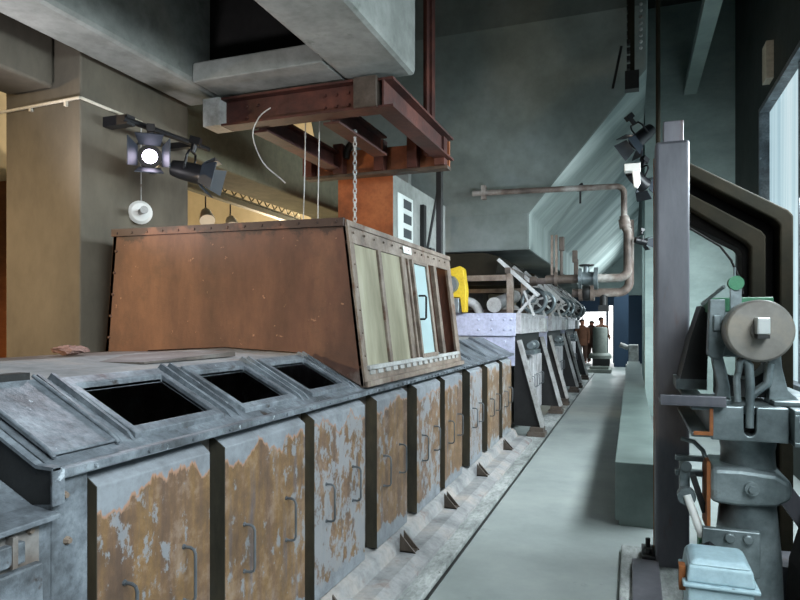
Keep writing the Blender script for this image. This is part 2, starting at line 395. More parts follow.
# coal hopper of concrete behind: vertical lip, sloping front, sloping side
rings = []
for z, xr, yf in ((2.67, -1.40, 9.4), (3.2, -1.40, 9.4), (4.8, .18, 8.62), (5.46, .18, 8.3), (6.95, .18, 8.3)):
    rings.append([(-4.6, yf, z), (xr, yf, z), (xr, 26.9, z), (-4.6, 26.9, z)])
hp = MB(); vs = [v for r in rings for v in r]; fs = [(3, 2, 1, 0), (16, 17, 18, 19)]
for k in range(4):
    for i in range(4): fs.append((k * 4 + i, k * 4 + (i + 1) % 4, k * 4 + 4 + (i + 1) % 4, k * 4 + 4 + i))
hp.poly(vs, fs)
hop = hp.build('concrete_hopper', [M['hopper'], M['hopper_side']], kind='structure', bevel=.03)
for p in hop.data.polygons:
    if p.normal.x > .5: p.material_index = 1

# raised dusty concrete strip along the foot of the tank, walkway edge
pl = MB().box(-1.40, -1.128, -2, 21, 0, .035)
MB().box(-1.128, -1.108, -2, 21, -.01, .004).build('trim_3', M['dark'], kind='structure')
pl.build('trim_1', M['dust'], kind='structure', bevel=.01)
MB().prism([(-1.56, 0), (-1.24, 0), (-1.25, .055), (-1.33, .09), (-1.44, .09), (-1.47, .16), (-1.56, .2)], 'y', -2, 8.6).build('trim_2', M['steel_dust'], kind='structure')

# end of the aisle: blue wall with a lit doorway and a narrow opening
ye = 27.0
we = MB()
we.box(-4.6, -2.02, ye, ye + .2, 0, 2.7).box(-2.02, -.98, ye, ye + .2, 2.05, 2.7).box(-.98, -.90, ye, ye + .2, 0, 2.7).box(-.90, -.72, ye, ye + .2, 2.3, 2.7).box(-.72, 1.6, ye, ye + .2, 0, 2.7)
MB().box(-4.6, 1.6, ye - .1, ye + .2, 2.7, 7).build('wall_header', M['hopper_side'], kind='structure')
we.build('wall_end', M['blue'], kind='structure')
MB().box(-4.6, 1.6, 32, 32.2, 0, 7).build('wall_far', M['white'], kind='structure')
MB().box(-.62, -.12, 24.6, 24.9, 0, 2.75).build('blue_pillar', M['blue'], kind='structure')
MB().box(-4.6, -4.4, 15.3, 27, 0, 6.9).build('wall_inner', M['dark_wall'], kind='structure')

# ================================================================== THE LONG TANK
tank = thing('washing_tank', 'long low steel tank with flaked brown panel doors and open roof hatches', 'tank', (-2.5, 4.8, 0))
YA, YB = 1.33, 8.5
XF = -1.56
def roofz(x): return 1.2 + .52 * (-1.5 - x)
b = MB()
b.prism([(-3.5, .2), (XF, .2), (XF, 1.17), (-3.5, 1.17)], 'y', YA, YA + .03)
b.box(XF - .03, XF, YA, YB, .2, 1.17)
b.box(-3.5, -3.47, YA, YB, .2, 1.17)
b.prism([(-3.5, .2), (XF, .2), (XF, 1.17), (-3.5, 1.17)], 'y', YB - .03, YB)
b.box(-3.5, XF, YA, YB, .2, .23)
rivets(b, [(XF, YA + .05, z) for z in (.35, .6, .85, 1.08)], (1, 0, 0), .012)
b.build('side_wall', M['side_steel'], tank)
# roof: sloped strip with three hatch openings, flat top, far slope
XC = -1.895; ZC = roofz(XC)
hatches = [(1.715, 2.145), (2.35, 2.74), (2.96, 3.36)]
def slope_piece(mb, x0, x1, y0, y1, t=.012, off=0):
    z0, z1 = roofz(x0) + off, roofz(x1) + off
    mb.hexa([(x0, y0, z0 - t), (x1, y0, z1 - t), (x1, y1, z1 - t), (x0, y1, z0 - t)], [(x0, y0, z0), (x1, y0, z1), (x1, y1, z1), (x0, y1, z0)])
XH0, XH1 = -1.825, -1.572
r = MB()
slope_piece(r, XC, XH0, YA, YB); slope_piece(r, XH1, -1.47, YA, YB)
prev = YA
for h0, h1 in hatches:
    slope_piece(r, XH0, XH1, prev, h0); prev = h1
slope_piece(r, XH0, XH1, prev, YB)
r.build('roof_slope', M['steel'], tank)
MB().prism([(XC, ZC - .012), (XC, ZC), (-2.5, ZC + .03), (-3.1, ZC), (-3.5, 1.2), (-3.5, 1.185), (-3.1, ZC - .015), (-2.5, ZC + .015)], 'y', YA, YB).build('roof_top', M['steel_dust'], tank)
# hatch frames standing proud of the slope
for h0, h1 in hatches:
    def loop(x0, x1, y0, y1, off): return [(x1, y0, roofz(x1) + off), (x1, y1, roofz(x1) + off), (x0, y1, roofz(x0) + off), (x0, y0, roofz(x0) + off)]
    fr = MB().frame((loop(XH0 - .045, XH1 + .035, h0 - .03, h1 + .03, .02), loop(XH0 - .045, XH1 + .035, h0 - .03, h1 + .03, -.005)),
                    (loop(XH0, XH1, h0, h1, .02), loop(XH0, XH1, h0, h1, -.014)))
    fr.build('hatch_frame', M['steel'], tank, bevel=.004)
# raised seams between the roof panels (double upturned flanges)
def seam(y, w=.012):
    m = MB()
    for dy in (-.028, .028):
        m.hexa([(XC - .01, y + dy - w / 2, ZC), (-1.53, y + dy - w / 2, roofz(-1.53)), (-1.53, y + dy + w / 2, roofz(-1.53)), (XC - .01, y + dy + w / 2, ZC)],
               [(XC + .01, y + dy - w / 2, ZC + .022), (-1.56, y + dy - w / 2, roofz(-1.53) + .032), (-1.56, y + dy + w / 2, roofz(-1.53) + .032), (XC + .01, y + dy + w / 2, ZC + .022)])
    return m
for y in (1.645, 2.247, 2.85, 3.44, 6.35, 7.05, 7.75):
    seam(y).build('roof_seam', M['steel'], tank)
# closed cover plate over the first bay with curled edges
cv = MB()
slope_piece(cv, XC + .02, -1.53, YA + .02, 1.60, .008, .018)
for y in (YA + .025, 1.595):
    cv.tube([(XC + .01, y, ZC + .018), (XC + .05, y, roofz(XC + .05) + .024), (-1.56, y, roofz(-1.56) + .022), (-1.52, y, roofz(-1.52) + .012)], .007, 8)
cv.build('cover_plate', M['steel'], tank, bevel=.002)
# dark strip painted in for the shadow gap under the curled-up top edge
MB().box(XC - .03, XC + .015, YA + .06, 1.58, ZC + .005, ZC + .03).build('cover_gap_shade', M['dark'], tank)
# rim along the door tops, with a row of rivets on the lower lip
rim = MB()
rim.prism([(-1.56, 1.172), (-1.474, 1.172), (-1.468, 1.176), (-1.468, 1.197), (-1.475, 1.2), (-1.56, 1.2)], 'y', YA, YB)
rivets(rim, [(-1.468, 3.5 + .085 * k, 1.186) for k in range(58)], (1, 0, 0), .010, .012)
rivets(rim, [(-1.468, 1.45 + .22 * k, 1.186) for k in range(9)], (1, 0, 0), .008, .007)
rim.build('rim', M['steel'], tank)
# near end: corner post, dark end plate of the roof, and a lower roof towards the camera
MB().box(-1.56, -1.492, 1.32, 1.445, .2, 1.172).box(-1.56, -1.492, 1.275, 1.32, .2, 1.07).build('corner_plate', M['steel'], tank, bevel=.005)
MB().prism([(-1.47, 1.2), (-1.47, 1.107), (-1.56, 1.098), (-1.9, 1.265), (-1.9, 1.40), (-1.53, 1.208)], 'y', YA - .012, YA).build('end_plate', M['dark'], tank)
MB().prism([(-1.472, 1.206), (-1.466, 1.206), (-1.466, 1.105), (-1.472, 1.105)], 'y', YA - .03, YA + .01).prism([(-1.466, 1.2), (-1.53, 1.203), (-1.9, 1.395), (-1.9, 1.407), (-1.53, 1.213), (-1.466, 1.21)], 'y', YA - .028, YA - .004).build('end_lip', M['steel'], tank)
low = MB()
low.prism([(-1.455, 1.085), (-1.56, 1.098), (-1.9, 1.265), (-2.2, 1.42), (-2.2, 1.40), (-1.9, 1.25), (-1.56, 1.083), (-1.455, 1.07)], 'y', -.4, YA - .012)
low.build('lower_roof', M['steel'], tank, bevel=.003)
MB().box(-1.56, -1.488, -.4, 1.28, .2, 1.075).build('lower_wall', M['side_steel'], tank, bevel=.004)
MB().box(-1.49, -1.462, -.4, 1.27, .35, .970).build('lower_hatch', M['steel'], tank, bevel=.006)
MB().box(-1.49, -1.466, -.4, 1.22, .985, 1.040).build('lower_rail', M['steel'], tank, bevel=.004)
MB().box(-1.49, -1.462, 1.18, 1.195, .98, 1.06).build('lower_latch', M['side_steel'], tank)
MB().prism([(.98, 1.002), (1.06, 1.004), (1.085, 1.012), (1.04, 1.022), (.98, 1.024)], 'x', -1.466, -1.463).build('paint_mark', M['red'], tank)
for yy, zz_ in ((1.36, 1.12), (1.37, .99), (1.25, 1.055)):
    rv = MB(); rivets(rv, [(-1.49, yy, zz_)], (1, 0, 0), .013, .012); rv.build('bolt', M['rust_frame'], tank)

# doors: shallow boxes with a chamfered near side, two bow handles each
def handle_mb(y, z, x=-1.48, L=.19, p=.05, r=.0058):
    path = [(x - .005, y, z + L / 2), (x + p - .02, y, z + L / 2), (x + p - .006, y, z + L / 2 - .006), (x + p, y, z + L / 2 - .02),
            (x + p, y, z - L / 2 + .02), (x + p - .006, y, z - L / 2 + .006), (x + p - .02, y, z - L / 2), (x - .005, y, z - L / 2)]
    m = MB().tube(path, r, 8)
    for q in (1, -1): m.cyl((x, y, z + q * L / 2), (x + .006, y, z + q * L / 2), .010, .008, 8)
    return m
doors = [(1.467, 2.004), (2.098, 2.743), (2.84, 3.479), (3.668, 4.23), (4.45, 5.05), (5.197, 5.77), (6.08, 6.61), (6.884, 7.53), (7.74, 8.33)]
for i, (y0, y1) in enumerate(doors):
    w = y1 - y0; zf, zk, zb = 1.118, 1.168, .205
    d = MB()
    d.hexa([(XF, y0 + .005, zb), (-1.48, y0, zb), (-1.48, y1, zb), (XF, y1 + .02, zb)],
           [(XF, y0 + .005, zk), (-1.48, y0, zf), (-1.48, y1, zf), (XF, y1 + .02, zk)])
    d.bm.normal_update()
    o = d.build('panel_door', [M['door_a'] if i in (0, 1, 3, 5) else M['door_c'] if i in (2, 4, 6) else M['door_b'], M['door_side_shade']], tank, bevel=.004)
    for p in o.data.polygons:
        if abs(p.normal.y) > .6: p.material_index = 1
    for t, hz in ((.2, .70), (.72, .72)):
        handle_mb(y0 + w * t, hz - .02 * min(i, 3) * .6).build('handle', M['handle'], o, smooth=True)
# triangular foot gussets on the plinth
for y in (2.88, 3.97, 5.03, 6.2, 7.58):
    MB().prism([(-1.44, .09), (-1.33, .09), (-1.44, .21)], 'y', y, y + .012).prism([(-1.44, .09), (-1.33, .09), (-1.44, .21)], 'y', y + .075, y + .087).box(-1.44, -1.34, y, y + .087, .09, .10).build('foot_gusset', M['frame_dark'], tank)
# loose dusty sheet lying on the roof and a lump of debris
zs = lambda x: ZC + .03 * (1 - abs(x + 2.5) / .6)
tag(MB().hexa([(-3.0, 2.15, zs(-3.0) + .004), (-2.05, 2.3, zs(-2.05) + .004), (-2.05, 3.0, zs(-2.05) + .006), (-3.0, 3.1, zs(-3.0) + .006)],
          [(-3.0, 2.15, zs(-3.0) + .012), (-2.05, 2.3, zs(-2.05) + .012), (-2.05, 3.0, zs(-2.05) + .03), (-3.0, 3.1, zs(-3.0) + .016)]).build('loose_sheet', M['side_steel']),
    'loose dark steel sheet lying on the tank roof in front of the rusty hood', 'metal sheet')
lump = MB(); lump.ball((-2.75, 2.55, zs(-2.75) + .035), .065, (1.6, 1, .35), 16)
for v in lump.bm.verts: v.co += Vector((random.uniform(-.012, .012), random.uniform(-.012, .012), random.uniform(-.006, .008)))
tag(lump.build('debris_lump', M['debris']), 'pinkish crumpled lump of debris on the loose roof sheet', 'debris')

# ================================================================== RUSTY HOOD ON THE TANK
hood = thing('observation_hood', 'large rusty trapezoid steel hood with a glazed sliding-door side standing on the tank', 'hood', (-2.5, 4.65, 1.2))
HY0, HY1 = 3.52, 5.85
zt = 2.215
def hx(z): return -1.505 - .125 * (z - 1.2) / 1.015
b0 = [(-3.49, 1.22), (-3.1, ZC + .01), (-2.5, ZC + .04), (XC, ZC + .01), (-1.505, 1.215), (hx(zt), zt), (-3.40, zt + .02)]
fp = MB().prism(b0, 'y', HY0, HY0 + .025)
fp.bar((-3.40, HY0 - .01, zt + .01), (hx(zt), HY0 - .01, zt - .005), .03, .05)
rivets(fp, [(lerp(-3.35, -1.68, k / 13), HY0 - .022, zt + .005 - .008 * k / 13) for k in range(14)], (0, -1, 0), .012)
rivets(fp, [(-3.38 - .08 * k / 5, HY0, 2.1 - .15 * k) for k in range(6)], (0, -1, 0), .012)
fp.build('front_plate', M['hood_rust'], hood)
MB().prism([(x, z) for x, z in b0], 'y', HY1 - .025, HY1).build('rear_plate', M['rust'], hood)
MB().hexa([(-3.49, HY0, 1.22), (-3.465, HY0, 1.22), (-3.465, HY1, 1.22), (-3.49, HY1, 1.22)], [(-3.40, HY0, zt), (-3.375, HY0, zt), (-3.375, HY1, zt), (-3.40, HY1, zt)]).build('left_plate', M['rust'], hood)
# glazed side: slanted frame
def sp(y, z, off=0): return (hx(z) + off, y, z)
def slab(mb, y0, y1, z0, z1, o0, o1):
    return mb.hexa([sp(y0, z0, o0), sp(y0, z0, o1), sp(y1, z0, o1), sp(y1, z0, o0)], [sp(y0, z1, o0), sp(y0, z1, o1), sp(y1, z1, o1), sp(y1, z1, o0)])
sf = MB()
ZB, ZT = 1.335, 2.09
slab(sf, HY0, HY1, 1.215, ZB, -.02, .004); slab(sf, HY0, HY1, ZT, zt, -.02, .004)
slab(sf, HY0, 3.615, ZB, ZT, -.02, .004); slab(sf, 5.73, HY1, ZB, ZT, -.02, .004)
slab(sf, HY0, HY1, ZT + .10, zt + .012, .004, .014); slab(sf, HY0, HY0 + .03, 1.22, zt, .004, .016)
slab(sf, HY0, HY1, 1.215, 1.25, .004, .03)
rivets(sf, [sp(3.60 + .17 * k, 2.155, .012) for k in range(13)], (1, 0, .1), .011)
rivets(sf, [sp(3.585, 1.40 + .14 * k, .004) for k in range(5)], (1, 0, .1), .01)
sf.build('side_frame', M['rust_frame'], hood, bevel=.003)
rr = MB(); 
for k in range(16): slab(rr, 3.62 + k * .135, 3.70 + k * .135, 1.285, 1.31, .004, .014)
slab(rr, 3.6, 5.75, 1.315, 1.34, .0, .022)
rr.build('slide_rail', M['pale_steel'], hood)
for (y0, y1) in ((3.615, 3.99), (4.045, 4.45)):
    slab(MB(), y0, y1, ZB, ZT, -.012, -.006).build('pane', M['pane'], hood)
for (y0, y1) in ((3.99, 4.045), (4.45, 4.50), (4.585, 4.62)): slab(MB(), y0, y1, ZB, ZT, -.02, .012).build('mullion', M['rust_frame'], hood, bevel=.003)
slab(MB(), 4.50, 4.585, ZB, ZT, -.018, -.004).build('infill_strip', M['rust_frame'], hood)
sd = MB()
slab(sd, 4.64, 4.675, ZB, ZT, -.005, .03); slab(sd, 5.0, 5.035, ZB, ZT, -.005, .03); slab(sd, 4.675, 5.0, ZB, ZB + .03, -.005, .03); slab(sd, 4.675, 5.0, ZT - .03, ZT, -.005, .03)
sdo = sd.build('sliding_door', M['rust_frame'], hood, bevel=.003)
slab(MB(), 4.675, 5.0, ZB + .03, ZT - .03, .008, .014).build('pane', M['pane_blue'], sdo)
zc = 1.72; x0 = hx(zc) + .03
MB().tube([(x0 - .01, 4.70, zc + .09), (x0 + .04, 4.70, zc + .09), (x0 + .05, 4.70, zc + .08), (x0 + .05, 4.70, zc - .08), (x0 + .04, 4.70, zc - .09), (x0 - .01, 4.70, zc - .09)], .008, 8).build('handle', M['dark'], sdo, smooth=True)
for (y0, y1) in ((5.06, 5.10), (5.25, 5.33)):
    slab(MB(), y0, y1, ZB, ZT, -.02, .016).build('post', M['rust_frame'], hood, bevel=.003)
# small white maker's plate on the top rail
slab(MB(), 4.50, 4.68, 2.125, 2.175, .014, .018).build('name_plate', M['white'], hood)
# rusty chute plate seen inside through the open bays
MB().hexa([(-2.9, 4.2, 1.42), (-1.75, 4.2, 1.42), (-1.75, 5.7, 1.42), (-2.9, 5.7, 1.42)], [(-2.9, 4.2, 1.45), (-1.75, 4.2, 1.45), (-1.75, 5.7, 1.52), (-2.9, 5.7, 1.52)]).build('inner_plate', M['rust_orange'], hood)

# ================================================================== MACHINES FURTHER ALONG (three alike)
def frame_machine():
    Y = 8.95; L = 2.5
    t = thing('slanted_frame_machine', 'slanted steel machine frame nearest the tank, with a pale lilac riveted end plate', 'machine', (-2.2, Y + L / 2, 0), 'slanted machine frames along the walkway')
    for y in (Y, Y + L - .12):
        bt = MB()
        bt.prism([(-1.56, .16), (-1.18, .16), (-1.50, 1.36), (-1.56, 1.36)], 'y', y + .05, y + .07)
        bt.build('buttress', M['dark'], t)
        MB().bar((-1.175, y + .06, .16), (-1.50, y + .06, 1.36), .13, .012, up=(1, 0, .3)).build('buttress_web', M['dark'], t)
        fl = MB()
        for dy in (-.005, .125):
            fl.bar((-1.16, y + dy, .16), (-1.485, y + dy, 1.36), .014, .05, up=(1, 0, .3))
        fl.build('buttress_flange', M['pale_steel'], t)
        MB().box(-1.36, -1.12, y - .06, y + .18, .035, .10).box(-1.33, -1.14, y - .04, y + .16, .10, .16).build('foot_block', M['frame_dark'], t, bevel=.006)
    # upright front with narrow panels, set back between the buttresses
    MB().box(-1.56, -1.53, Y + .1, Y + L - .1, .16, 1.45).build('front_wall', M['dark'], t)
    for k in range(4):
        ya = Y + .20 + k * .53; yb = ya + .44
        p = MB().hexa([(-1.53, ya, .2), (-1.46, ya + .03, .2), (-1.46, yb, .2), (-1.53, yb, .2)],
                      [(-1.53, ya, 1.12), (-1.46, ya + .03, 1.08), (-1.46, yb, 1.08), (-1.53, yb, 1.12)]).build('panel_door', M['pale_beam'], t, bevel=.004)
        for q in (.1, .32):
            handle_mb(ya + q, .68, -1.46).build('handle', M['handle'], p, smooth=True)
    MB().box(-3.25, -3.2, Y, Y + L, 1.36, 2.9).build('rear_plate', M['frame_dark'], t)
    # long front beam and its stiffeners
    fb = MB().box(-1.52, -1.45, Y - .02, Y + L + .1, 1.45, 1.74)
    rivets(fb, [(-1.45, Y + .12 + .3 * k, z) for k in range(8) for z in (1.50, 1.68)], (1, 0, 0), .016, .014)
    fb.build('front_beam', M['pale_beam'], t, bevel=.005)
    MB().box(-1.45, -1.37, Y + 1.9, Y + 2.3, 1.45, 1.68).build('bearing_bracket', M['pale_steel'], t, bevel=.01)
    ep = MB().box(-3.3, -1.52, Y - .05, Y - .02, 1.42, 1.74)
    rivets(ep, [(x, Y - .05, z) for x in (-2.05, -1.86, -1.68, -1.58) for z in (1.51, 1.65)], (0, -1, 0), .022, .016)
    ep.build('end_plate', M['lilac'], t, bevel=.004)
    ep = MB().box(-3.3, -1.54, Y + .0, Y + .03, 1.0, 1.42)
    rivets(ep, [(x, Y, z) for x in (-2.3, -2.14, -1.95, -1.68) for z in (1.22, 1.34)], (0, -1, 0), .022, .016)
    ep.build('lower_end_plate', M['lilac'], t, bevel=.004)
    MB().box(-3.3, -1.6, Y + .1, Y + L - .1, .16, 1.36).build('machine_body', M['frame_dark'], t)
    # upper frame: posts, sloping gable rails, cross rails
    for y in (Y + .02, Y + 1.25, Y + L - .1):
        MB().box(-1.66, -1.57, y, y + .10, 1.74, 2.36).build('frame_post', M['rust_frame'], t, bevel=.004)
        MB().bar((-1.78, y + .05, 2.50), (-1.22, y + .05, 1.98), .12, .05, up=(1, 0, 1)).build('gable_rail', M['pale_steel'], t, bevel=.004)
        MB().bar((-1.50, y + .05, 1.74), (-1.26, y + .05, 2.0), .08, .035, up=(1, 0, 1)).bar((-1.28, y + .05, 1.70), (-1.42, y + .05, 2.05), .06, .03, up=(1, 0, 1)).build('brace', M['pale_steel'], t)
    MB().box(-3.2, -1.57, Y + .03, Y + .09, 2.20, 2.28).build('cross_rail', M['rust_frame'], t)
    MB().box(-1.68, -1.60, Y, Y + L, 2.30, 2.38).build('top_rail', M['frame_dark'], t)
    MB().prism([(-3.2, 2.28), (-1.85, 2.28), (-1.80, 2.56), (-2.02, 2.62), (-3.2, 2.62)], 'y', Y + .2, Y + L).build('chute_box', M['arch'], t)
    # shaft, spoked wheel and rollers
    MB().cyl((-1.36, Y + .35, 1.93), (-1.36, Y + L - .2, 1.93), .035, seg=12).build('drive_shaft', M['cast'], t, smooth=True)
    for y in (Y + .62, Y + 1.7):
        w = MB().tube(arc((-1.36, y, 1.93), .17, 0, 2 * PI * 23 / 24, 23, (1, 0, 0)), .03, 8, closed=True)
        w = w.build('spoked_wheel', M['cast'], t, smooth=True)
        s = MB()
        for k in range(6):
            a = k * PI / 3 + .3; s.bar((-1.36, y, 1.93), (-1.36 + .17 * math.cos(a), y, 1.93 + .17 * math.sin(a)), .03, .022, up=(0, 1, 0))
        s.cyl((-1.36, y - .06, 1.93), (-1.36, y + .06, 1.93), .06)
        s.build('spoke', M['pale_steel'], w)
        MB().cyl((-1.36, y + .2, 1.93), (-1.36, y + .32, 1.93), .12, .12, 20).cyl((-1.36, y + .18, 1.93), (-1.36, y + .20, 1.93), .14).build('pulley', M['dark'], t, smooth=True)
    # lower bearing gear under the beam
    MB().cyl((-1.40, Y + .5, 1.27), (-1.40, Y + .75, 1.27), .05).cyl((-1.40, Y + .9, 1.27), (-1.40, Y + 1.0, 1.27), .07).box(-1.48, -1.33, Y + .45, Y + 1.1, 1.14, 1.20).build('lower_bearing', M['cast'], t, smooth=True)
    MB().cyl((-1.85, Y + .12, 1.86), (-1.75, Y + 1.2, 2.02), .10, seg=22).cyl((-1.852, Y + .10, 1.857), (-1.848, Y + .14, 1.863), .11).build('roller', M['pale_steel'], t, smooth=True)
    MB().tube(arc((-2.3, Y + .25, 1.72), .20, 0, PI, 14, (1, 0, 0)), .065, 12).build('duct_elbow', M['pale_steel'], t, smooth=True)
    MB().box(-3.1, -1.7, Y + .5, Y + L - .2, 1.36, 1.80).build('trough', M['frame_dark'], t)
    return t
fm = frame_machine()
for i, dy in ((1, 3.6), (2, 7.05)):
    c = copy_tree(fm); c.location.y += dy
    c['label'] = ['', 'middle one of the three slanted steel machine frames along the walkway', 'farthest slanted steel machine frame, nearest the grey-green cylindrical motor'][i]
# yellow-guarded motor stands on the first frame only
mg = MB().prism([(-2.44, 1.74), (-2.40, 1.74), (-2.36, 2.05), (-2.37, 2.36), (-2.44, 2.40), (-2.62, 2.36), (-2.62, 1.95), (-2.5, 1.9)], 'y', 8.70, 8.88)
mot = thing('guarded_motor', 'small motor with a bright yellow guard beside the rusty hood', 'motor', (-2.4, 8.8, 1.74))
MB().prism([(-2.24, 1.75), (-2.19, 1.75), (-2.18, 2.06), (-2.22, 2.36), (-2.27, 2.40), (-2.58, 2.32), (-2.58, 2.02), (-2.42, 1.96), (-2.27, 1.96)], 'y', 8.72, 8.88).build('guard', M['yellow'], mot, bevel=.01)
MB().cyl((-2.41, 8.74, 2.14), (-2.41, 8.64, 2.14), .13, .12, 20).build('fan_cover', M['cast'], mot, smooth=True)
MB().box(-2.62, -2.28, 8.70, 8.87, 1.74, 1.95).build('motor_foot', M['cast'], mot, bevel=.01)
mg.bm.free()

# ================================================================== RED STEEL FRAME UNDER THE SHAFT
sfm = thing('steel_hoist_frame', 'red-brown steel beam frame slung under the concrete shaft above the hood', 'beam frame', (-2.5, 5.2, 3.1))
def ib(name, p0, p1, h, w, m='rust_red'): return MB().ibeam(p0, p1, h, w).build(name, M[m], sfm)
o = MB().ibeam((-3.2, 4.46, 3.38), (-1.85, 4.46, 3.38), .23, .16)
rivets(o, [(x, 4.45, z) for x in (-3.0, -2.9, -2.3, -2.2, -2.1) for z in (3.33, 3.42)], (0, -1, 0), .014, .012)
o.build('cross_beam', M['rust_red'], sfm)
MB().box(-2.02, -1.84, 4.36, 4.56, 3.27, 3.495).build('end_bracket', M['frame_dark'], sfm)
MB().box(-3.36, -3.2, 4.36, 4.56, 3.27, 3.495).build('end_bracket', M['pale_steel'], sfm)
ib('side_beam', (-1.80, 4.40, 3.375), (-1.80, 6.1, 3.375), .22, .16)
ib('inner_beam', (-2.30, 4.56, 3.33), (-2.30, 5.6, 3.33), .18, .14)
ib('inner_beam', (-2.95, 4.56, 3.33), (-2.95, 6.0, 3.33), .18, .14)
# end plate with two arched cut-outs
def arch_pts(cx, w, z0, h):
    return [(cx - w / 2, z0)] + [(cx - w / 2 * math.cos(PI * k / 8) if 0 else cx - w / 2 * math.cos(PI * k / 8), z0 + h * .55 + h * .45 * math.sin(PI * k / 8)) for k in range(9)] + [(cx + w / 2, z0)]
out = [(-3.5, 3.07), (-3.5, 3.32)]
for q in ((-2.62, .5), ):
    out += []
MB().box(-3.3, -1.75, 6.05, 6.08, 3.20, 3.45).build('end_plate', M['rust_orange'], sfm)
for x in (-3.25, -2.9, -2.45, -2.1, -1.82):
    MB().box(x - .05, x + .05, 5.93, 6.05, 3.20, 3.5).build('web_post', M['rust_red'], sfm)
MB().tube(arc((-2.64, 6.0, 3.36), .2, 0, PI, 12), .04, 8).build('arch_rib', M['dark'], sfm, smooth=True)
MB().box(-3.3, -1.75, 5.98, 6.1, 3.17, 3.20).build('lower_flange', M['frame_dark'], sfm)
MB().box(-1.97, -1.88, 5.9, 6.0, 3.3, 6.95).box(-1.92, -1.905, 5.82, 6.08, 3.3, 6.95).build('hanger_column', M['rust_red'], sfm)

sfm.location += Vector((.07, 0, -.07))
# chain hanging onto the hood
ch = MB()
for k in range(24):
    z = 2.28 + k * .0395; c = Vector((-2.2, 4.95, z)); ax = (1, 0, 0) if k % 2 else (0, 1, 0)
    pts = [c + Vector(ax) * .014 * math.cos(a) + Vector((0, 0, 1)) * .027 * math.sin(a) for a in [2 * PI * i / 10 for i in range(10)]]
    ch.tube(pts, .0055, 6, closed=True)
ch.tube([(-2.2, 4.95, 3.20), (-2.2, 4.95, 3.23)], .02, 8)
tag(ch.build('lifting_chain', M['pale_steel']), 'steel chain hanging from the red-brown beams down to the rusty hood', 'chain')
# thin cables left of the chain
cabs = [((-2.62, 4.3, 3.26), [(-.10, 0, -.06), (-.16, 0, -.2), (-.1, .05, -.4), (.02, .1, -.52), (.06, .12, -.56)], 'pale curved loose cable hooked over the red-brown cross beam'),
        ((-2.56, 4.75, 3.28), [(-.01, 0, -.5), (-.03, 0, -1.04)], 'left thin straight wire hanging from the beams to the hood'),
        ((-2.43, 4.75, 3.28), [(-.01, 0, -.5), (-.02, 0, -1.04)], 'right thin straight wire hanging from the beams to the hood')]
for st, ds, lb in cabs:
    pts = [st] + [(st[0] + d[0], st[1] + d[1], st[2] + d[2]) for d in ds]
    sm = []
    for q in range(len(pts) - 1):
        p0, p1, p2, p3 = [Vector(pts[max(0, min(len(pts) - 1, q + d_))]) for d_ in (-1, 0, 1, 2)]
        for t_ in (0, .25, .5, .75):
            sm.append(.5 * (2 * p1 + (p2 - p0) * t_ + (2 * p0 - 5 * p1 + 4 * p2 - p3) * t_ ** 2 + (3 * p1 - p0 - 3 * p2 + p3) * t_ ** 3))
    pts = sm + [Vector(pts[-1])]
    tag(MB().tube(pts, .005, 6).build('hanging_cable', M['pale_steel'], smooth=True), lb, 'cable', 'cables hanging above the hood')

# rust cabinet behind the hood, notice on its side, brace and dark post
tag(MB().box(-3.0, -2.36, 6.3, 8.3, ZC + .032, 3.17).build('rusty_cabinet', [M['rust_orange'], M['concrete']], bevel=.006), 'tall orange-rusty sheet cabinet behind the hood, below the beam frame', 'cabinet')
rc = bpy.data.objects['rusty_cabinet']
for p in rc.data.polygons:
    if p.normal.x > .5: p.material_index = 1
nt = MB().box(-2.358, -2.35, 6.42, 6.92, 2.28, 3.0).build('notice_board', M['paper'])
tag(nt, 'tall pale notice with dark pictograms on the grey cabinet side', 'sign')
for z in (2.86, 2.70, 2.54): MB().box(-2.35, -2.346, 6.6, 6.86, z, z + .10).build('pictogram', M['ink'], nt)
tl = MB()
for k in range(5): tl.box(-2.35, -2.347, 6.5, 6.8 - .05 * (k % 2), 2.32 + .035 * k, 2.332 + .035 * k)
tl.build('text_line', M['ink'], nt)
tag(MB().box(-2.358, -2.31, 7.2, 7.3, 2.0, 3.0).build('conduit_box', M['dark']), 'dark narrow channel fixed to the grey cabinet side right of the notice', 'channel')
br = MB().tube([(-2.02, 6.9, 3.25), (-2.22, 7.05, 2.45)], .016, 8).box(-2.29, -2.15, 6.98, 7.12, 2.36, 2.46).box(-2.358, -2.15, 7.0, 7.1, 2.34, 2.37)
tag(br.build('control_rod', M['dark'], smooth=True), 'thin dark slanted control rod beside the grey cabinet', 'rod')
tag(MB().box(-1.98, -1.925, 6.6, 6.68, ZC + .006, 3.4).build('steel_post', M['dark']), 'slim dark upright steel post just behind the glazed hood side', 'post')

# ================================================================== PIPE RUN BELOW THE HOPPER
pr = thing('service_pipe', 'long rusty pipe running across under the hopper, bending down to a valve', 'pipe', (-.6, 8.9, 2.0))
yp = 9.0
pa = [(-2.15, yp, 3.46), (-.20, yp, 3.42)] + [tuple(p) for p in arc((-.20, yp, 3.32), .10, PI / 2, 0, 6)][1:] + [(-.10, yp, 3.0)]
pb = MB().tube(pa, .04, 14); pb.box(-2.02, -1.96, yp - .05, yp + .05, 3.36, 3.56)
pb.build('cross_pipe', M['pipe'], pr, smooth=True)
pc = [(-.10, yp, 3.02), (-.09, yp, 2.9), (-.05, yp, 2.8), (-.05, yp, 2.32)] + [tuple(p) for p in arc((-.17, yp, 2.32), .12, 0, -PI / 2, 6)][1:] + [(-.5, yp, 2.20)]
MB().tube(pc, .058, 14).cyl((-.08, yp, 2.86), (-.10, yp, 2.98), .075).build('down_pipe', M['pipe'], pr, smooth=True)
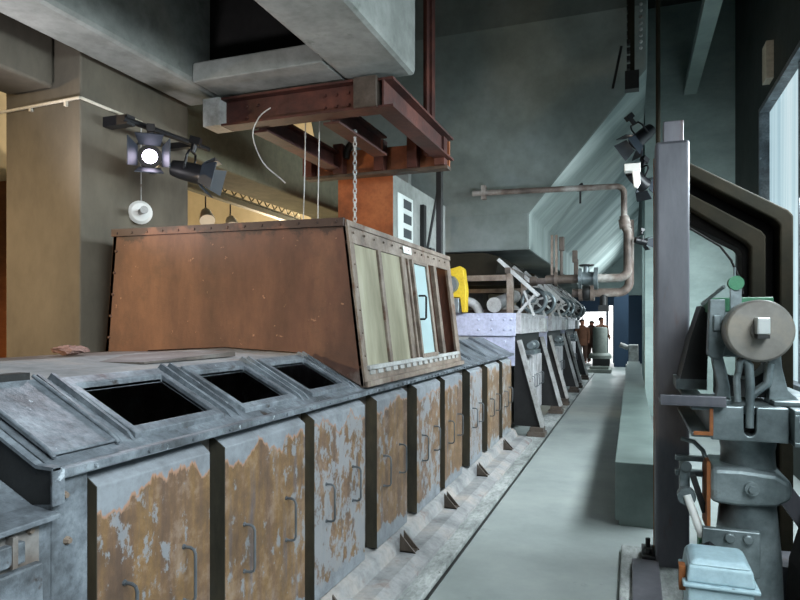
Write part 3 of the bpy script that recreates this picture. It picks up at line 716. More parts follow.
v = MB().cyl((-.66, yp, 2.20), (-.46, yp, 2.20), .09).cyl((-.48, yp, 2.20), (-.43, yp, 2.20), .15).cyl((-.58, yp, 2.20), (-.58, yp, 2.38), .04).cyl((-.68, yp, 2.20), (-.64, yp, 2.20), .14)
v.build('valve', M['cast'], pr, smooth=True)
MB().tube([(p.x, p.y, p.z) for p in arc((-.58, yp, 2.38), .09, 0, 2 * PI * 15 / 16, 15, (1, 0, 0), (0, 1, 0))], .012, 6, closed=True).bar((-.67, yp, 2.38), (-.49, yp, 2.38), .02, .02).bar((-.58, yp - .09, 2.38), (-.58, yp + .09, 2.38), .02, .02).build('hand_wheel', M['dark'], pr, smooth=True)
MB().cyl((-1.12, yp, 2.20), (-.66, yp, 2.20), .06, seg=16).cyl((-1.0, yp, 2.20), (-.96, yp, 2.20), .10).build('branch_pipe', M['frame_dark'], pr, smooth=True)
pr2 = thing('lower_pipe', 'grey pipe with a hanging valve bending under the rusty pipe near the aisle end', 'pipe', (-.4, 10.6, 1.9))
yq = 10.6
MB().tube([(-.9, yq, 2.08), (-.2, yq, 2.08)] + [tuple(p) for p in arc((-.2, yq, 2.24), .16, -PI / 2, 0, 6)][1:] + [(-.04, yq, 3.2)], .07, 12).cyl((-.62, yq, 2.08), (-.56, yq, 2.08), .13).cyl((-.80, yq, 2.08), (-.74, yq, 2.08), .13).build('grey_pipe', M['pipe'], pr2, smooth=True)
MB().ball((-.68, yq, 2.08), .13).cyl((-.42, yq, 2.08), (-.42, yq, 1.84), .06).box(-.50, -.34, yq - .08, yq + .08, 1.78, 1.88).build('valve', M['dark'], pr2, smooth=True)
# upright hoist gear near the hopper corner
hg = thing('gate_gear', 'rusty gate gear with uprights standing at the lower corner of the hopper', 'gear', (-1.2, 9.3, 2.2))
for x, z1 in ((-1.07, 2.85), (-1.01, 2.85)): MB().box(x - .016, x + .016, 9.28, 9.34, 2.22, z1).build('upright', M['rust_frame'], hg)
MB().box(-.97, -.90, 9.26, 9.36, 2.62, 2.82).box(-.96, -.92, 9.28, 9.34, 2.24, 2.62).build('gear_case', M['frame_dark'], hg, bevel=.01)
MB().box(-.77, -.71, 9.28, 9.36, 2.22, 2.5).box(-.79, -.72, 9.27, 9.36, 2.45, 2.62).build('lever_head', M['frame_dark'], hg, bevel=.01)
MB().box(-1.35, -.78, 9.25, 9.4, 2.16, 2.24).cyl((-1.38, 9.3, 2.2), (-1.28, 9.3, 2.2), .07).build('base_bar', M['frame_dark'], hg)
tag(MB().box(-.83, -.74, 10.6, 10.7, 3.82 - .1, 3.82 + .02).bar((-.78, 10.65, 3.82 - .05), (-.78, 10.65, 3.82 - .3), .03, .03, up=(1, 0, 0)).build('small_lever', M['dark']), 'small dark lever fitting hanging on the sloping hopper side', 'lever')

# ================================================================== LAMPS
def spot_proto():
    t = thing('stage_spotlight', 'lit spotlight with open flaps on the grey side of the concrete pillar', 'spotlight', (0, 0, 0), 'stage spotlights')
    MB().lathe([(.04, -.30), (.075, -.29), (.09, -.2), (.095, -.02), (.105, 0), (.105, .02)], (0, 0, 0), (0, -1, 0), 22).build('lamp_body', M['black'], t, smooth=True)
    MB().lathe([(.001, .0), (.085, .0), (.085, .012), (.05, .026), (.001, .03)], (0, 0, 0), (0, -1, 0), 22).build('lens', M['lens'], t, smooth=True)
    fl = []
    for (ax, s_) in ((0, 1), (0, -1), (2, 1), (2, -1)):
        a = .10; l = .15; sp_ = .07
        m = MB()
        if ax == 0: q = [(s_ * a, -.02, -.09), (s_ * a, -.02, .09), (s_ * (a + sp_), -.02 - l, .13), (s_ * (a + sp_), -.02 - l, -.13)]; n = Vector((s_ * .008, .004, 0))
        else: q = [(-.09, -.02, s_ * a), (.09, -.02, s_ * a), (.12, -.02 - l * .7, s_ * (a + sp_)), (-.12, -.02 - l * .7, s_ * (a + sp_))]; n = Vector((0, .004, s_ * .008))
        m.hexa(q, [Vector(v_) + n for v_ in q]); m.build('flap', M['barndoor'], t)
    MB().tube([(-.125, .14, 0), (-.125, .14, .14), (-.09, .14, .19), (.09, .14, .19), (.125, .14, .14), (.125, .14, 0)], .012, 6).build('yoke', M['black'], t)
    MB().cyl((0, .14, .19), (0, .14, .30), .03).box(-.035, .035, .09, .19, .27, .34).build('clamp', M['black'], t)
    return t
sp0 = spot_proto()
sp0.location = (-3.25, 3.704, 2.79); sp0.rotation_euler = (-.06, 0, math.radians(38)); sp0.scale = (.8, .8, .8)
bar = MB().tube([(-3.40, 3.60, 3.055), (-3.34, 4.5, 3.055)], .022, 10).box(-3.6, -3.38, 3.62, 3.70, 3.02, 3.09).box(-3.6, -3.33, 4.30, 4.36, 3.03, 3.08)
tag(bar.build('lamp_rail', M['black']), 'short black lamp rail bracketed to the concrete pillar', 'rail')
def place_spot(loc, rot, label, lens='lens_off', sc=1.0):
    c = copy_tree(sp0); c.location = loc; c.rotation_euler = rot; c['label'] = label; c.scale = (sc, sc, sc)
    for o in c.children:
        if o.name.startswith('lens'): o.data = o.data.copy(); o.data.materials[0] = M[lens]
    return c
place_spot((-3.12, 4.12, 2.74), (.25, 0, math.radians(110)), 'dark spotlight turned sideways with big flaps, right of the lit spotlight', 'lens_off', .8)
place_spot((.04, 8.0, 3.72), (.7, 0, math.radians(-60)), 'upper dark spotlight with a tiny bright lens near the top of the bent pipe', 'lens_dim', .9)
place_spot((.13, 8.3, 3.28), (.5, 0, math.radians(140)), 'lower dark spotlight turned away just below the upper one by the bent pipe', 'lens_off', .9)
place_spot((.16, 9.0, 2.66), (.2, 0, math.radians(120)), 'small dark spotlight beside the bend of the rusty pipe', 'lens_dim', .5)
# white lamp bracket
wb = MB().prism([(0, 3.30), (.08, 3.30), (.09, 3.16), (.06, 3.10), (.02, 3.12)], 'y', 7.6, 7.64).box(-.08, .09, 7.58, 7.72, 3.30, 3.38)
tag(wb.build('lamp_bracket', M['white'], bevel=.006), 'white metal lamp bracket right of the bent pipe', 'bracket')
# disc signal on the pillar with its wire
dg = thing('disc_detector', 'small white disc fitting with a thin wire on the pillar below the lit spotlight', 'detector', (-3.55, 3.95, 2.45))
MB().lathe([(.09, 0), (.09, .012), (.07, .03), (.03, .035)], (-3.56, 3.95, 2.45), (.8, -.6, 0), 24).build('disc', M['white'], dg, smooth=True)
MB().cyl((-3.54, 3.93, 2.45), (-3.44, 3.86, 2.45), .02, .03, 12).build('stub', M['pale_steel'], dg, smooth=True)
MB().tube([(-3.55, 3.95, 2.5), (-3.55, 3.95, 3.1)], .004, 6).build('wire', M['pale_steel'], dg)
# conduit around the pillar
cd = MB().tube([(-4.9, 3.405, 3.13), (-4.31, 3.405, 3.14), (-3.59, 3.405, 3.16), (-3.588, 3.42, 3.16), (-3.588, 4.0, 3.16)], .011, 8)
for x in (-4.05, -3.72): cd.box(x - .01, x + .01, 3.40, 3.42, 3.115, 3.15)
tag(cd.build('wall_conduit', M['pipe_white'], smooth=True), 'pale cable conduit wrapped around the concrete pillar', 'conduit')

# ================================================================== LEFT HALL BEHIND
tr = thing('lighting_truss', 'pale lighting track running across the warm hall behind the pillar', 'lighting track', (-6, 10, 3.4))
MB().ibeam((-6.1, 7.6, 3.62), (-6.3, 11.5, 3.62), .12, .12).build('track', M['olive'], tr)
zz = MB()
for k in range(14):
    a = Vector((-6.1, 7.6, 3.70)).lerp(Vector((-6.3, 11.5, 3.70)), k / 14); b_ = Vector((-6.1, 7.6, 3.82)).lerp(Vector((-6.3, 11.5, 3.82)), (k + .5) / 14)
    zz.tube([a, b_, Vector((-6.1, 7.6, 3.70)).lerp(Vector((-6.3, 11.5, 3.70)), (k + 1) / 14)], .012, 5)
zz.build('lattice', M['olive'], tr)
for x, y, z, lb in ((-6.14, 8.2, 3.32, 'left small white track lamp under the pale lighting track'), (-6.18, 8.9, 3.32, 'right small white track lamp under the pale lighting track')):
    t = thing('track_lamp', lb, 'lamp', (x, y, z), 'white track lamps')
    MB().lathe([(.05, 0), (.08, .05), (.11, .2), (.115, .26)], (x, y, z), (.5, -.5, -.7), 16).build('lamp_head', M['white'], t, smooth=True)
    MB().cyl((x, y, z), (x, y, z + .22), .012).build('stem', M['dark'], t)
tag(MB().bar((-6.0, 14.0, 3.6), (-4.3, 14.0, 5.0), .3, .5).build('diagonal_brace', M['wood'], bevel=.01), 'brown diagonal brace against the warm cream hall wall', 'brace')
tag(MB().box(-6.3, -6.1, 14.7, 15.0, 5.0, 5.25).build('wall_speaker', M['black']), 'small black box on the warm cream hall wall', 'speaker')
tag(MB().box(-8.4, -5.05, 4.6, 4.75, 0, 3.0).build('wooden_screen', M['wood']), 'orange-brown wooden screen at the far left edge behind the pillar', 'screen')

# ================================================================== RIGHT SIDE
tag(MB().prism([(-.127, .04), (-.127, .5), (.207, .5), (.207, 0), (-.10, 0), (-.10, .04)], 'y', 5.346, 19.5).build('sheet_metal_bench', M['bench'], bevel=.006), 'long low grey-green sheet metal casing along the right of the walkway', 'casing')
ps = thing('steel_post', 'tall bare steel post standing beside the grinding machine', 'post', (.25, 4.5, 0))
MB().box(.14, .342, 4.41, 4.62, .02, 2.76).build('post_shaft', M['post'], ps, bevel=.02, seg=3)
MB().box(.19, .31, 4.46, 4.58, 2.76, 2.90).build('post_stub', M['post'], ps, bevel=.006)
MB().box(.135, .145, 4.60, 4.64, .02, 2.7).build('rusty_edge', M['rust_edge'], ps)
tag(MB().cyl((.235, 6.6, .5), (.235, 6.6, 4.75), .022, seg=12).build('upright_conduit', M['arch'], smooth=True), 'thin upright pipe just left of the tall steel post', 'pipe')
fdn = MB().box(-.07, .75, 3.0, 4.76, 0, .045)
for v_ in fdn.bm.verts: pass
tag(fdn.build('foundation_slab', M['dust'], bevel=.012), 'pale chipped foundation slab under the steel post', 'slab')
bp = thing('base_plate', 'grey steel base plate with a bolted lug at the foot of the steel post', 'plate', (.1, 4.0, .045))
MB().box(.0, .16, 3.3, 4.40, .045, .085).build('plate', M['post'], bp, bevel=.008)
MB().box(.06, .148, 4.42, 4.66, .045, .10).cyl((.10, 4.48, .1), (.10, 4.48, .13), .022, seg=6).cyl((.10, 4.60, .1), (.10, 4.60, .16), .016, seg=8).build('lug', M['dark'], bp, bevel=.004)

# dark bent steel duct frame behind the grinder
def bent(prof_out, prof_in, y0, y1, mat_, name, par):
    po = prof_out; pi_ = prof_in
    pts = po + pi_[::-1]
    return MB().prism(pts, 'y', y0, y1).build(name, M[mat_], par, bevel=.012)
du = thing('bent_steel_duct', 'big dark bent steel channel arching in front of the window behind the grinder', 'duct', (.7, 5.1, 0))
OL = [[(.24, 2.837), (1.033, 2.354)], [(.24, 2.74), (.951, 2.29)], [(.24, 2.626), (.872, 2.226)], [(.24, 2.53), (.78, 2.147)], [(.24, 2.41), (.737, 2.121)]]
for q in OL:
    q[1:] = [(q[1][0] - .03, q[1][1] + .018), (q[1][0], q[1][1] - .02), (q[1][0], 0)]
bent(OL[0], OL[1], 5.0, 5.4, 'arch', 'outer_flange', du)
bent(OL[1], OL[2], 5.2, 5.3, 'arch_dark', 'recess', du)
bent(OL[2], OL[3], 5.03, 5.35, 'arch', 'inner_flange', du)
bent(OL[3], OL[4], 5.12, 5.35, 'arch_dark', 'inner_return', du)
tag(MB().tube([(.37, 4.9, 2.27), (.47, 4.9, 2.20), (.57, 4.9, 2.13), (.64, 4.9, 2.03), (.69, 4.9, 1.90), (.71, 4.9, 1.80)], .008, 8).build('loose_cable', M['void_cable_black'], smooth=True), 'thin black cable drooping in front of the dark bent duct', 'cable')

# rack with chain high at the hopper edge, ceiling channel, wall box
rk = thing('toothed_rack', 'dark toothed vertical rack with a bead chain high beside the hopper', 'rack', (.05, 8.2, 4.7))
MB().box(-.02, .03, 8.15, 8.25, 4.62, 6.95).box(-.05, -.02, 8.15, 8.25, 5.0, 5.5).build('rack_bar', M['arch'], rk)
for k in range(22): MB().box(-.06, -.02, 8.16, 8.24, 4.66 + k * .1, 4.71 + k * .1).build('tooth', M['dark'], rk)
MB().box(-.08, .08, 8.13, 8.27, 4.40, 4.62).build('end_stop', M['dark'], rk)
cc = MB()
for k in range(26): cc.ball((.10, 8.2, 4.9 + k * .075), .022, seg=8)
cc.build('bead_chain', M['pale_steel'], rk, smooth=True)
tag(MB().bar((-.12, 8.2, 4.95), (-.22, 8.2, 4.45), .03, .03).build('slack_rope', M['dark']), 'short dark rope end hanging left of the toothed rack', 'rope')
tag(MB().box(.82, 1.02, 5.2, 11.8, 5.45, 5.6).build('overhead_channel', M['green_wall']), 'pale straight channel running overhead along the dark upper right wall', 'channel')
tag(MB().box(1.52, 1.60, 8.75, 9.0, 4.55, 5.0).build('junction_box', M['pipe_white']), 'small pale junction box on the wall above the window', 'box')

# ------------------------------------------------------------------ grinding machine
gx = .54
gm = thing('grinding_machine', 'grey cast-iron machine with a vertical steel wheel and green housing by the window', 'machine', (gx, 3.72, 0))
MB().lathe([(.22, 0), (.22, .06), (.165, .12), (.155, .4), (.128, .72)], (gx + .02, 3.72, 0), seg=32).build('column', M['cast'], gm, smooth=True)
MB().lathe([(.13, .86), (.125, .95), (.14, 1.03), (.17, 1.05)], (gx + .02, 3.72, 0), seg=32).build('neck', M['cast'], gm, smooth=True)
co = MB().prism([(.37, .70), (.50, .69), (.66, .70), (.73, .74), (.73, .83), (.66, .87), (.50, .885), (.37, .88)], 'y', 3.54, 3.9)
co.build('collar', M['cast'], gm, bevel=.03, seg=3)
MB().cyl((gx + .01, 3.54, .79), (gx + .01, 3.51, .79), .032).cyl((gx + .01, 3.51, .79), (gx + .01, 3.495, .79), .018, seg=6).build('collar_bolt', M['cast'], gm, smooth=True)
MB().box(.355, .372, 3.56, 3.8, .55, .90).build('rusty_strap', M['rust_edge'], gm)
# table: front casting with a U slot, channels either side
slot = [(gx - .04, 1.2)] + [(gx - .012 - .026 * math.cos(PI * k / 8), 1.09 - .03 * math.sin(PI * k / 8)) for k in range(9)] + [(gx + .016, 1.2)]
tb = MB().prism([(.36, 1.035), (.37, 1.2)] + slot + [(.69, 1.2), (.69, 1.035)], 'y', 3.43, 3.47)
tb.box(.36, .69, 3.47, 4.0, 1.16, 1.2).box(.36, .69, 3.47, 4.0, 1.035, 1.06)
tb.build('table', M['cast'], gm, bevel=.006)
MB().box(.37, .68, 3.55, 3.58, 1.06, 1.16).box(.37, .385, 3.47, 3.58, 1.06, 1.16).box(.665, .68, 3.47, 3.58, 1.06, 1.16).build('slot_shade_plate', M['dark'], gm)  # dark plates added as shade inside the U slot
def chan(x0, x1, y0, y1, z0, z1, t, side):
    m = MB().box(x0, x1, y0, y1, z1 - t, z1).box(x0, x1, y0, y1, z0, z0 + t)
    return m.box(x0, x0 + t, y0, y1, z0 + t, z1 - t) if side < 0 else m.box(x1 - t, x1, y0, y1, z0 + t, z1 - t)
o = chan(.27, .37, 3.40, 5.0, 1.05, 1.2, .02, 1); o.build('left_channel', M['cast'], gm, bevel=.004)
MB().box(.35, .366, 3.392, 3.40, 1.06, 1.19).box(.28, .35, 3.392, 3.40, 1.06, 1.078).build('rusty_cut_face', M['rust_edge'], gm)
o = chan(.70, .92, 3.37, 4.6, 1.03, 1.2, .022, -1); o.build('right_channel', M['cast'], gm, bevel=.004)
MB().box(.13, .42, 3.37, 3.40, 1.205, 1.25).box(.13, .42, 3.37, 3.62, 1.20, 1.212).build('cross_angle', M['post'], gm, bevel=.003)
# wheel
wx, wz = .565, 1.563
MB().lathe([(.02, 0), (.136, 0), (.145, .008), (.147, .02), (.147, .17), (.14, .18)], (wx, 3.39, wz), (0, 1, 0), 40).build('wheel', M['wheel'], gm, smooth=True)
MB().cyl((wx, 3.39, wz), (wx, 3.375, wz), .042, seg=24).cyl((wx, 3.57, wz), (wx, 3.95, wz), .035).build('hub', M['wheel'], gm, smooth=True)
MB().box(wx - .028, wx + .026, 3.30, 3.385, wz - .015, wz + .062).build('square_shaft_end', M['bright'], gm, bevel=.006)
MB().box(wx - .026, wx + .024, 3.30, 3.375, wz - .034, wz - .017).build('shaft_key', M['dark'], gm)
# yoke uprights and bed
MB().prism([(.375, 1.63), (.375, 1.5), (.39, 1.38), (.41, 1.28), (.40, 1.22), (.37, 1.2), (.47, 1.2), (.465, 1.28), (.45, 1.36), (.42, 1.48), (.415, 1.63)], 'y', 3.60, 3.68).build('upright', M['cast'], gm, bevel=.006)
MB().prism([(.64, 1.60), (.635, 1.4), (.64, 1.27), (.635, 1.2), (.79, 1.2), (.76, 1.23), (.72, 1.27), (.695, 1.38), (.68, 1.60)], 'y', 3.60, 3.68).build('upright', M['cast'], gm, bevel=.006)
MB().prism([(.42, 1.22), (.66, 1.22), (.66, 1.40)] + [(.54 + .12 * math.cos(a), 1.42 - .11 * math.sin(a)) for a in [PI * k / 8 for k in range(9)]] + [(.42, 1.40)], 'y', 3.7, 3.9).build('yoke', M['dark'], gm)
for xa, xb in ((.33, .46), (.64, .80)): MB().box(xa, xb, 3.5, 3.75, 1.2, 1.225).build('foot_pad', M['cast'], gm, bevel=.005)
MB().tube([(gx - .06, 3.44, 1.36), (gx - .055, 3.44, 1.41), (gx - .035, 3.44, 1.43), (gx - .015, 3.44, 1.40), (gx - .01, 3.44, 1.3), (gx - .012, 3.44, 1.10)], [.012, .017, .019, .02, .02, .018], 12).build('hook', M['cast'], gm, smooth=True)
MB().tube([(gx - .06, 3.46, 1.22), (gx - .065, 3.46, 1.33), (gx - .05, 3.46, 1.40)], .016, 10).build('hook_lever', M['cast'], gm, smooth=True)
MB().tube([(gx + .10, 3.6, 1.40), (gx + .09, 3.6, 1.30), (gx + .02, 3.6, 1.24)], .022, 10).build('link', M['cast'], gm, smooth=True)
# housing
MB().box(.40, .68, 3.78, 4.15, 1.42, 1.72).build('housing', M['cast'], gm, bevel=.008)
MB().box(.39, .69, 3.77, 4.16, 1.66, 1.735).build('housing_lid', M['green'], gm, bevel=.008)
MB().prism([(.36, 1.44), (.38, 1.42), (.43, 1.42), (.445, 1.5), (.44, 1.72), (.37, 1.72)], 'y', 3.58, 3.66).box(.385, .42, 3.56, 3.58, 1.56, 1.64).build('bearing_plate', M['cast'], gm, bevel=.006)
MB().prism([(.26, 1.28), (.40, 1.28), (.41, 1.66), (.37, 1.70), (.31, 1.5)], 'y', 4.0, 4.3).build('rear_guard', M['dark'], gm)
MB().box(.24, .40, 4.0, 4.35, 1.22, 1.28).build('rear_bracket', M['cast'], gm)
lv = MB().bar((.49, 3.6, 1.60), (.49, 3.6, 1.80), .05, .03, up=(0, 1, 0))
MB().cyl((.49, 3.575, 1.80), (.49, 3.63, 1.80), .036, seg=20).build('lever_knob', M['green'], gm, smooth=True)
lv.cyl((.485, 3.605, 1.83), (.485, 3.605, 1.88), .006, seg=8).tube([(.44, 3.62, 1.785), (.35, 3.75, 1.70)], .009, 8)
lv.build('lever', M['cast'], gm, smooth=True)
# linkage between post and column
MB().tube([(.25, 3.75, .98), (.31, 3.72, .97), (.35, 3.70, .93), (.37, 3.68, .87)], .012, 8).build('arched_rod', M['cast'], gm, smooth=True)
MB().box(.22, .36, 3.75, 3.80, .86, .885).box(.22, .36, 3.75, 3.80, .78, .81).box(.24, .29, 3.72, 3.80, .70, .86).cyl((.27, 3.72, .84), (.27, 3.70, .84), .028).build('bracket', M['cast'], gm, bevel=.003)
MB().bar((.30, 3.68, .80), (.355, 3.66, .62), .03, .05, up=(0, 1, 0)).build('dark_link', M['dark'], gm)
MB().tube([(.27, 3.66, .70), (.34, 3.62, .50)], .020, 12).build('white_rod', M['white'], gm, smooth=True)
MB().cyl((.27, 3.72, .69), (.27, 3.66, .69), .045).build('rod_joint', M['cast'], gm, smooth=True)
MB().box(.32, .40, 3.58, 3.68, .44, .50).cyl((.38, 3.62, .50), (.38, 3.62, .535), .03).build('green_cap', M['green'], gm, bevel=.005)
MB().tube([(.29, 3.55, .40), (.31, 3.52, .47), (.36, 3.5, .50), (.40, 3.5, .47)], .022, 10).build('hose', M['black'], gm, smooth=True)
pf = MB().box(.33, .585, 3.50, 3.54, .36, .585)
for x in (.45, .53): pf.cyl((x, 3.50, .55), (x, 3.475, .55), .024, seg=12)
pf.build('bolted_flange', M['cast'], gm, bevel=.006)
tag(MB().tube([(.76, 3.5, 1.03), (.775, 3.5, .8), (.81, 3.5, .6), (.83, 3.5, .5)], .004, 6).build('hanging_wire', M['pale_steel']), 'thin pale wire hanging from the right channel of the grinding machine', 'wire')
# motor in front
mo = thing('enamel_motor', 'pale blue-grey enamelled box motor at the foot of the grinding machine', 'motor', (.34, 3.05, 0))
MB().hexa([(.215, 2.93, .515), (.475, 2.93, .515), (.475, 3.2, .515), (.215, 3.2, .515)], [(.225, 2.94, .585), (.465, 2.94, .585), (.465, 3.19, .585), (.225, 3.19, .585)]).hexa([(.225, 2.94, .585), (.465, 2.94, .585), (.465, 3.19, .585), (.225, 3.19, .585)], [(.25, 2.965, .607), (.44, 2.965, .607), (.44, 3.165, .607), (.25, 3.165, .607)]).build('motor_cover', M['enamel'], mo, bevel=.01, seg=3)
MB().box(.20, .49, 2.915, 3.215, .498, .515).build('cover_flange', M['enamel'], mo, bevel=.006)
MB().box(.22, .47, 2.935, 3.19, .045, .498).build('motor_case', M['enamel'], mo, bevel=.012)
MB().box(.19, .215, 2.98, 3.04, .46, .56).build('rusty_clip', M['rust_edge'], mo)
# dark guard at far right
dgd = MB().prism([(.80, 0), (1.2, 0), (1.2, 1.0), (1.05, .95), (.86, .45), (.82, .3)], 'y', 3.5, 4.1)
tag(dgd.build('dark_belt_guard', M['arch_dark'], bevel=.02), 'dark sloping belt guard at the right edge beside the grinding machine column', 'guard')
tag(MB().bar((.74, 4.3, .75), (1.15, 4.3, .15), .2, .1).box(.74, 1.5, 4.2, 4.5, 0, .2).build('inclined_rail', M['post']), 'inclined dull steel rail behind the machine column near the right edge', 'rail')

# ================================================================== END OF THE AISLE
pd = thing('cylindrical_pedestal', 'grey-green cylindrical motor on stepped plates at the far end of the aisle', 'motor', (-1.0, 21.9, 0))
MB().box(-1.35, -.62, 21.3, 22.5, 0, .12).box(-1.28, -.70, 21.4, 22.4, .12, .22).build('stepped_base', M['pedestal'], pd, bevel=.02)
MB().box(-1.2, -.68, 21.5, 22.3, .22, .45).build('plinth_block', M['dark'], pd)
MB().lathe([(.36, .45), (.36, .55), (.30, .62)], (-.98, 21.9, 0)).build('collar', M['pedestal'], pd, smooth=True)
MB().lathe([(.23, .6), (.23, 1.42), (.21, 1.46), (.01, 1.47)], (-.98, 21.9, 0)).build('cylinder', M['pedestal'], pd, smooth=True)
tag(MB().box(-.18, .18, 20.2, 20.8, 0, .35).box(-.1, .18, 20.3, 20.7, .35, .95).tube([(-.1, 20.5, .85), (-.35, 20.5, .95)], .08, 10).build('small_pump', M['pale_steel'], bevel=.02), 'pale small pump beyond the end of the grey-green casing', 'pump')

def person(x, y, h, face, coat, label, arm=.0):
    t = thing('person', label, 'person', (x, y, 0), 'people in the far doorway')
    k = h / 1.75
    J = {'pel': (0, 0, .95, .14), 'wai': (0, 0, 1.1, .14), 'che': (0, 0, 1.32, .17), 'nek': (0, 0, 1.49, .065), 'hea': (0, -.01, 1.56, .07), 'hd2': (0, -.015, 1.66, .10), 'top': (0, -.005, 1.735, .06)}
    E_ = [('pel', 'wai'), ('wai', 'che'), ('che', 'nek'), ('nek', 'hea'), ('hea', 'hd2'), ('hd2', 'top')]
    for s_, n in ((1, 'r'), (-1, 'l')):
        J.update({n + 'sh': (s_ * .19, 0, 1.42, .07), n + 'el': (s_ * .25, .02, 1.13, .05), n + 'wr': (s_ * .23, -.10 - arm, .90 + arm, .035), n + 'ha': (s_ * .22, -.13 - arm, .82 + arm, .032),
                  n + 'hi': (s_ * .10, 0, .88, .10), n + 'kn': (s_ * .11, -.01, .48, .065), n + 'an': (s_ * .11, .01, .09, .045), n + 'to': (s_ * .12, -.14, .045, .04)})
        E_ += [('che', n + 'sh'), (n + 'sh', n + 'el'), (n + 'el', n + 'wr'), (n + 'wr', n + 'ha'), ('pel', n + 'hi'), (n + 'hi', n + 'kn'), (n + 'kn', n + 'an'), (n + 'an', n + 'to')]
    keys = list(J); me = bpy.data.meshes.new('body')
    ca, sa = math.cos(face), math.sin(face)
    me.from_pydata([((J[q][0] * ca - J[q][1] * sa) * k, (J[q][0] * sa + J[q][1] * ca) * k, J[q][2] * k) for q in keys], [(keys.index(a), keys.index(b)) for a, b in E_], [])
    o = bpy.data.objects.new('body', me); COL.objects.link(o); o.parent = t
    sk = o.modifiers.new('skin', 'SKIN'); sk.use_smooth_shade = True
    for i, q in enumerate(keys):
        me.skin_vertices[0].data[i].radius = (J[q][3] * k, J[q][3] * k); me.skin_vertices[0].data[i].use_root = (q == 'pel')
    o.modifiers.new('subsurf', 'SUBSURF').levels = 1; o.modifiers['subsurf'].render_levels = 2
    me.materials.append(M['skin'])
    def loc(px, py, pz): return (x + (px * ca - py * sa) * k, y + (px * sa + py * ca) * k, pz * k)
    MB().lathe([(.21, .72), (.20, .95), (.185, 1.12), (.215, 1.32), (.20, 1.42), (.09, 1.51)], (x, y, 0), seg=18).tube([loc(.20, 0, 1.43), loc(.255, .02, 1.13), loc(.235, -.09 - arm, .92 + arm)], [.085, .065, .05], 10).tube([loc(-.20, 0, 1.43), loc(-.255, .02, 1.13), loc(-.235, -.09 - arm, .92 + arm)], [.085, .065, .05], 10).build('coat', M[coat], t, smooth=True)
    MB().tube([loc(.10, 0, .88), loc(.11, -.01, .48), loc(.11, .01, .06)], [.115, .085, .07], 10).tube([loc(-.10, 0, .88), loc(-.11, -.01, .48), loc(-.11, .01, .06)], [.115, .085, .07], 10).build('trousers', M['trousers'], t, smooth=True)
    MB().ball(loc(0, .03, 1.70), .105 * k, (1, 1.05, .85)).build('hair', M['hair'], t, smooth=True)
    fm_ = MB().ball(loc(0, -.125, 1.645), .016 * k)
    fm_.build('nose', M['skin'], t, smooth=True)
    ey = MB()
    for s_ in (-1, 1): ey.ball(loc(s_ * .035, -.112, 1.67), .010 * k, seg=8)
    ey.build('eye', M['hair'], t)
    return t
person(-1.84, 26.1, 1.72, .3, 'coat', 'leftmost person of the three in the far doorway, in a brown coat')
person(-1.52, 26.7, 1.66, -.2, 'coat_dark', 'middle person of the three in the far doorway, in a dark brown coat')
person(-1.13, 26.3, 1.80, .5, 'coat', 'tallest person in a brown coat, rightmost of the three in the far doorway', .1)

# ================================================================== LIGHT
def area(name, loc, target, sx, sy, power, col):
    l = bpy.data.lights.new(name, 'AREA'); l.shape = 'RECTANGLE'; l.size = sx; l.size_y = sy; l.energy = power; l.color = col
    o = bpy.data.objects.new(name, l); COL.objects.link(o); o.location = loc
    o.rotation_euler = (Vector(target) - Vector(loc)).to_track_quat('-Z', 'Y').to_euler(); return o
def spot(name, loc, target, power, col, ang=60, blend=.5, size=.05):
    l = bpy.data.lights.new(name, 'SPOT'); l.energy = power; l.color = col; l.spot_size = math.radians(ang); l.spot_blend = blend; l.shadow_soft_size = size
    o = bpy.data.objects.new(name, l); COL.objects.link(o); o.location = loc
    o.rotation_euler = (Vector(target) - Vector(loc)).to_track_quat('-Z', 'Y').to_euler(); return o
def point(name, loc, power, col, size=.1):
    l = bpy.data.lights.new(name, 'POINT'); l.energy = power; l.color = col; l.shadow_soft_size = size
    o = bpy.data.objects.new(name, l); COL.objects.link(o); o.location = loc; return o
DAY = (.84, .95, 1.0); WARM = (1.0, .72, .42)
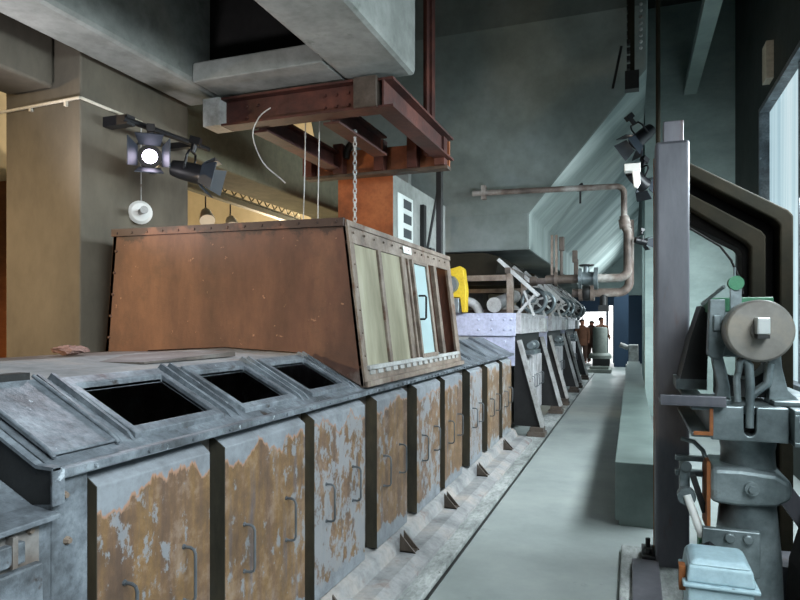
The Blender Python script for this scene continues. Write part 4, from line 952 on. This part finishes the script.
DN = [area('daylight_window_near', (1.5, 1.4, 3.1), (-1.6, 2.6, .3), 4.8, 1.2, 300, DAY),
      area('daylight_window_middle', (1.5, 6.9, 3.0), (-1.4, 7.2, .3), 5.0, .8, 400, DAY),
      area('daylight_window_far', (1.5, 19, 3.4), (-1.6, 18.5, .9), 12.0, 1.2, 540, DAY)]
area('daylight_window_pier', (1.5, 9.4, 1.8), (.7, 11.8, 1.7), .8, 1.4, 75, DAY).data.spread = math.radians(130)
for q in DN: q.data.spread = math.radians(150)
spot('gallery_spot_pillar', (-6.2, -.5, 2.6), (-4.0, 3.4, 1.4), 1000, (1, .70, .38), 56, .8)
spot('gallery_spot_hood', (-.5, .2, 3.3), (-2.75, 3.5, 2.15), 100, (1, .80, .62), 36, .35)
spot('added_uplight', (-3.45, 2.6, 2.1), (-2.6, 3.3, 3.5), 95, (.98, .94, .98), 120, .6, .15)  # unseen lamp added to brighten the underside of the shaft
spot('pillar_lamp_beam', (-3.18, 3.62, 2.78), (-1.6, 1.4, 1.2), 70, (.93, .9, 1.0), 80, .5)
spot('gallery_spot_plate', (-1.0, 4.9, 3.2), (-2.0, 9.0, 1.7), 220, (.82, .82, 1.0), 40, .6)
spot('gallery_spot_hopper', (-.9, 5.6, 2.2), (-1.9, 9.4, 3.0), 160, (.82, .88, 1.0), 60, .9)
point('hall_lamp_a', (-7, 11.5, 3.2), 650, (1, .80, .55))
point('hall_lamp_b', (-5.4, 13.4, 3.6), 650, (1, .86, .66))
spot('beam_lamp', (-4.4, 4.9, 2.2), (-2.5, 6.0, 3.25), 110, WARM, 50, .5)
point('hood_lamp', (-2.6, 5.2, 1.9), 10, (1, .6, .3), .05)
point('hall_lamp_c', (-4.9, 7.4, 2.0), 70, (1, .82, .58))
point('doorway_lamp', (-1.4, 29.5, 2.6), 1100, (.97, .98, 1.0), .3)
spot('aisle_lamp_far', (.0, 22, 3.6), (-1.2, 26.5, 2), 30, (.8, .9, 1.0), 90, .5)
w = bpy.data.worlds.new('world'); S.world = w; w.use_nodes = True
w.node_tree.nodes['Background'].inputs[0].default_value = (.55, .68, .78, 1); w.node_tree.nodes['Background'].inputs[1].default_value = .25
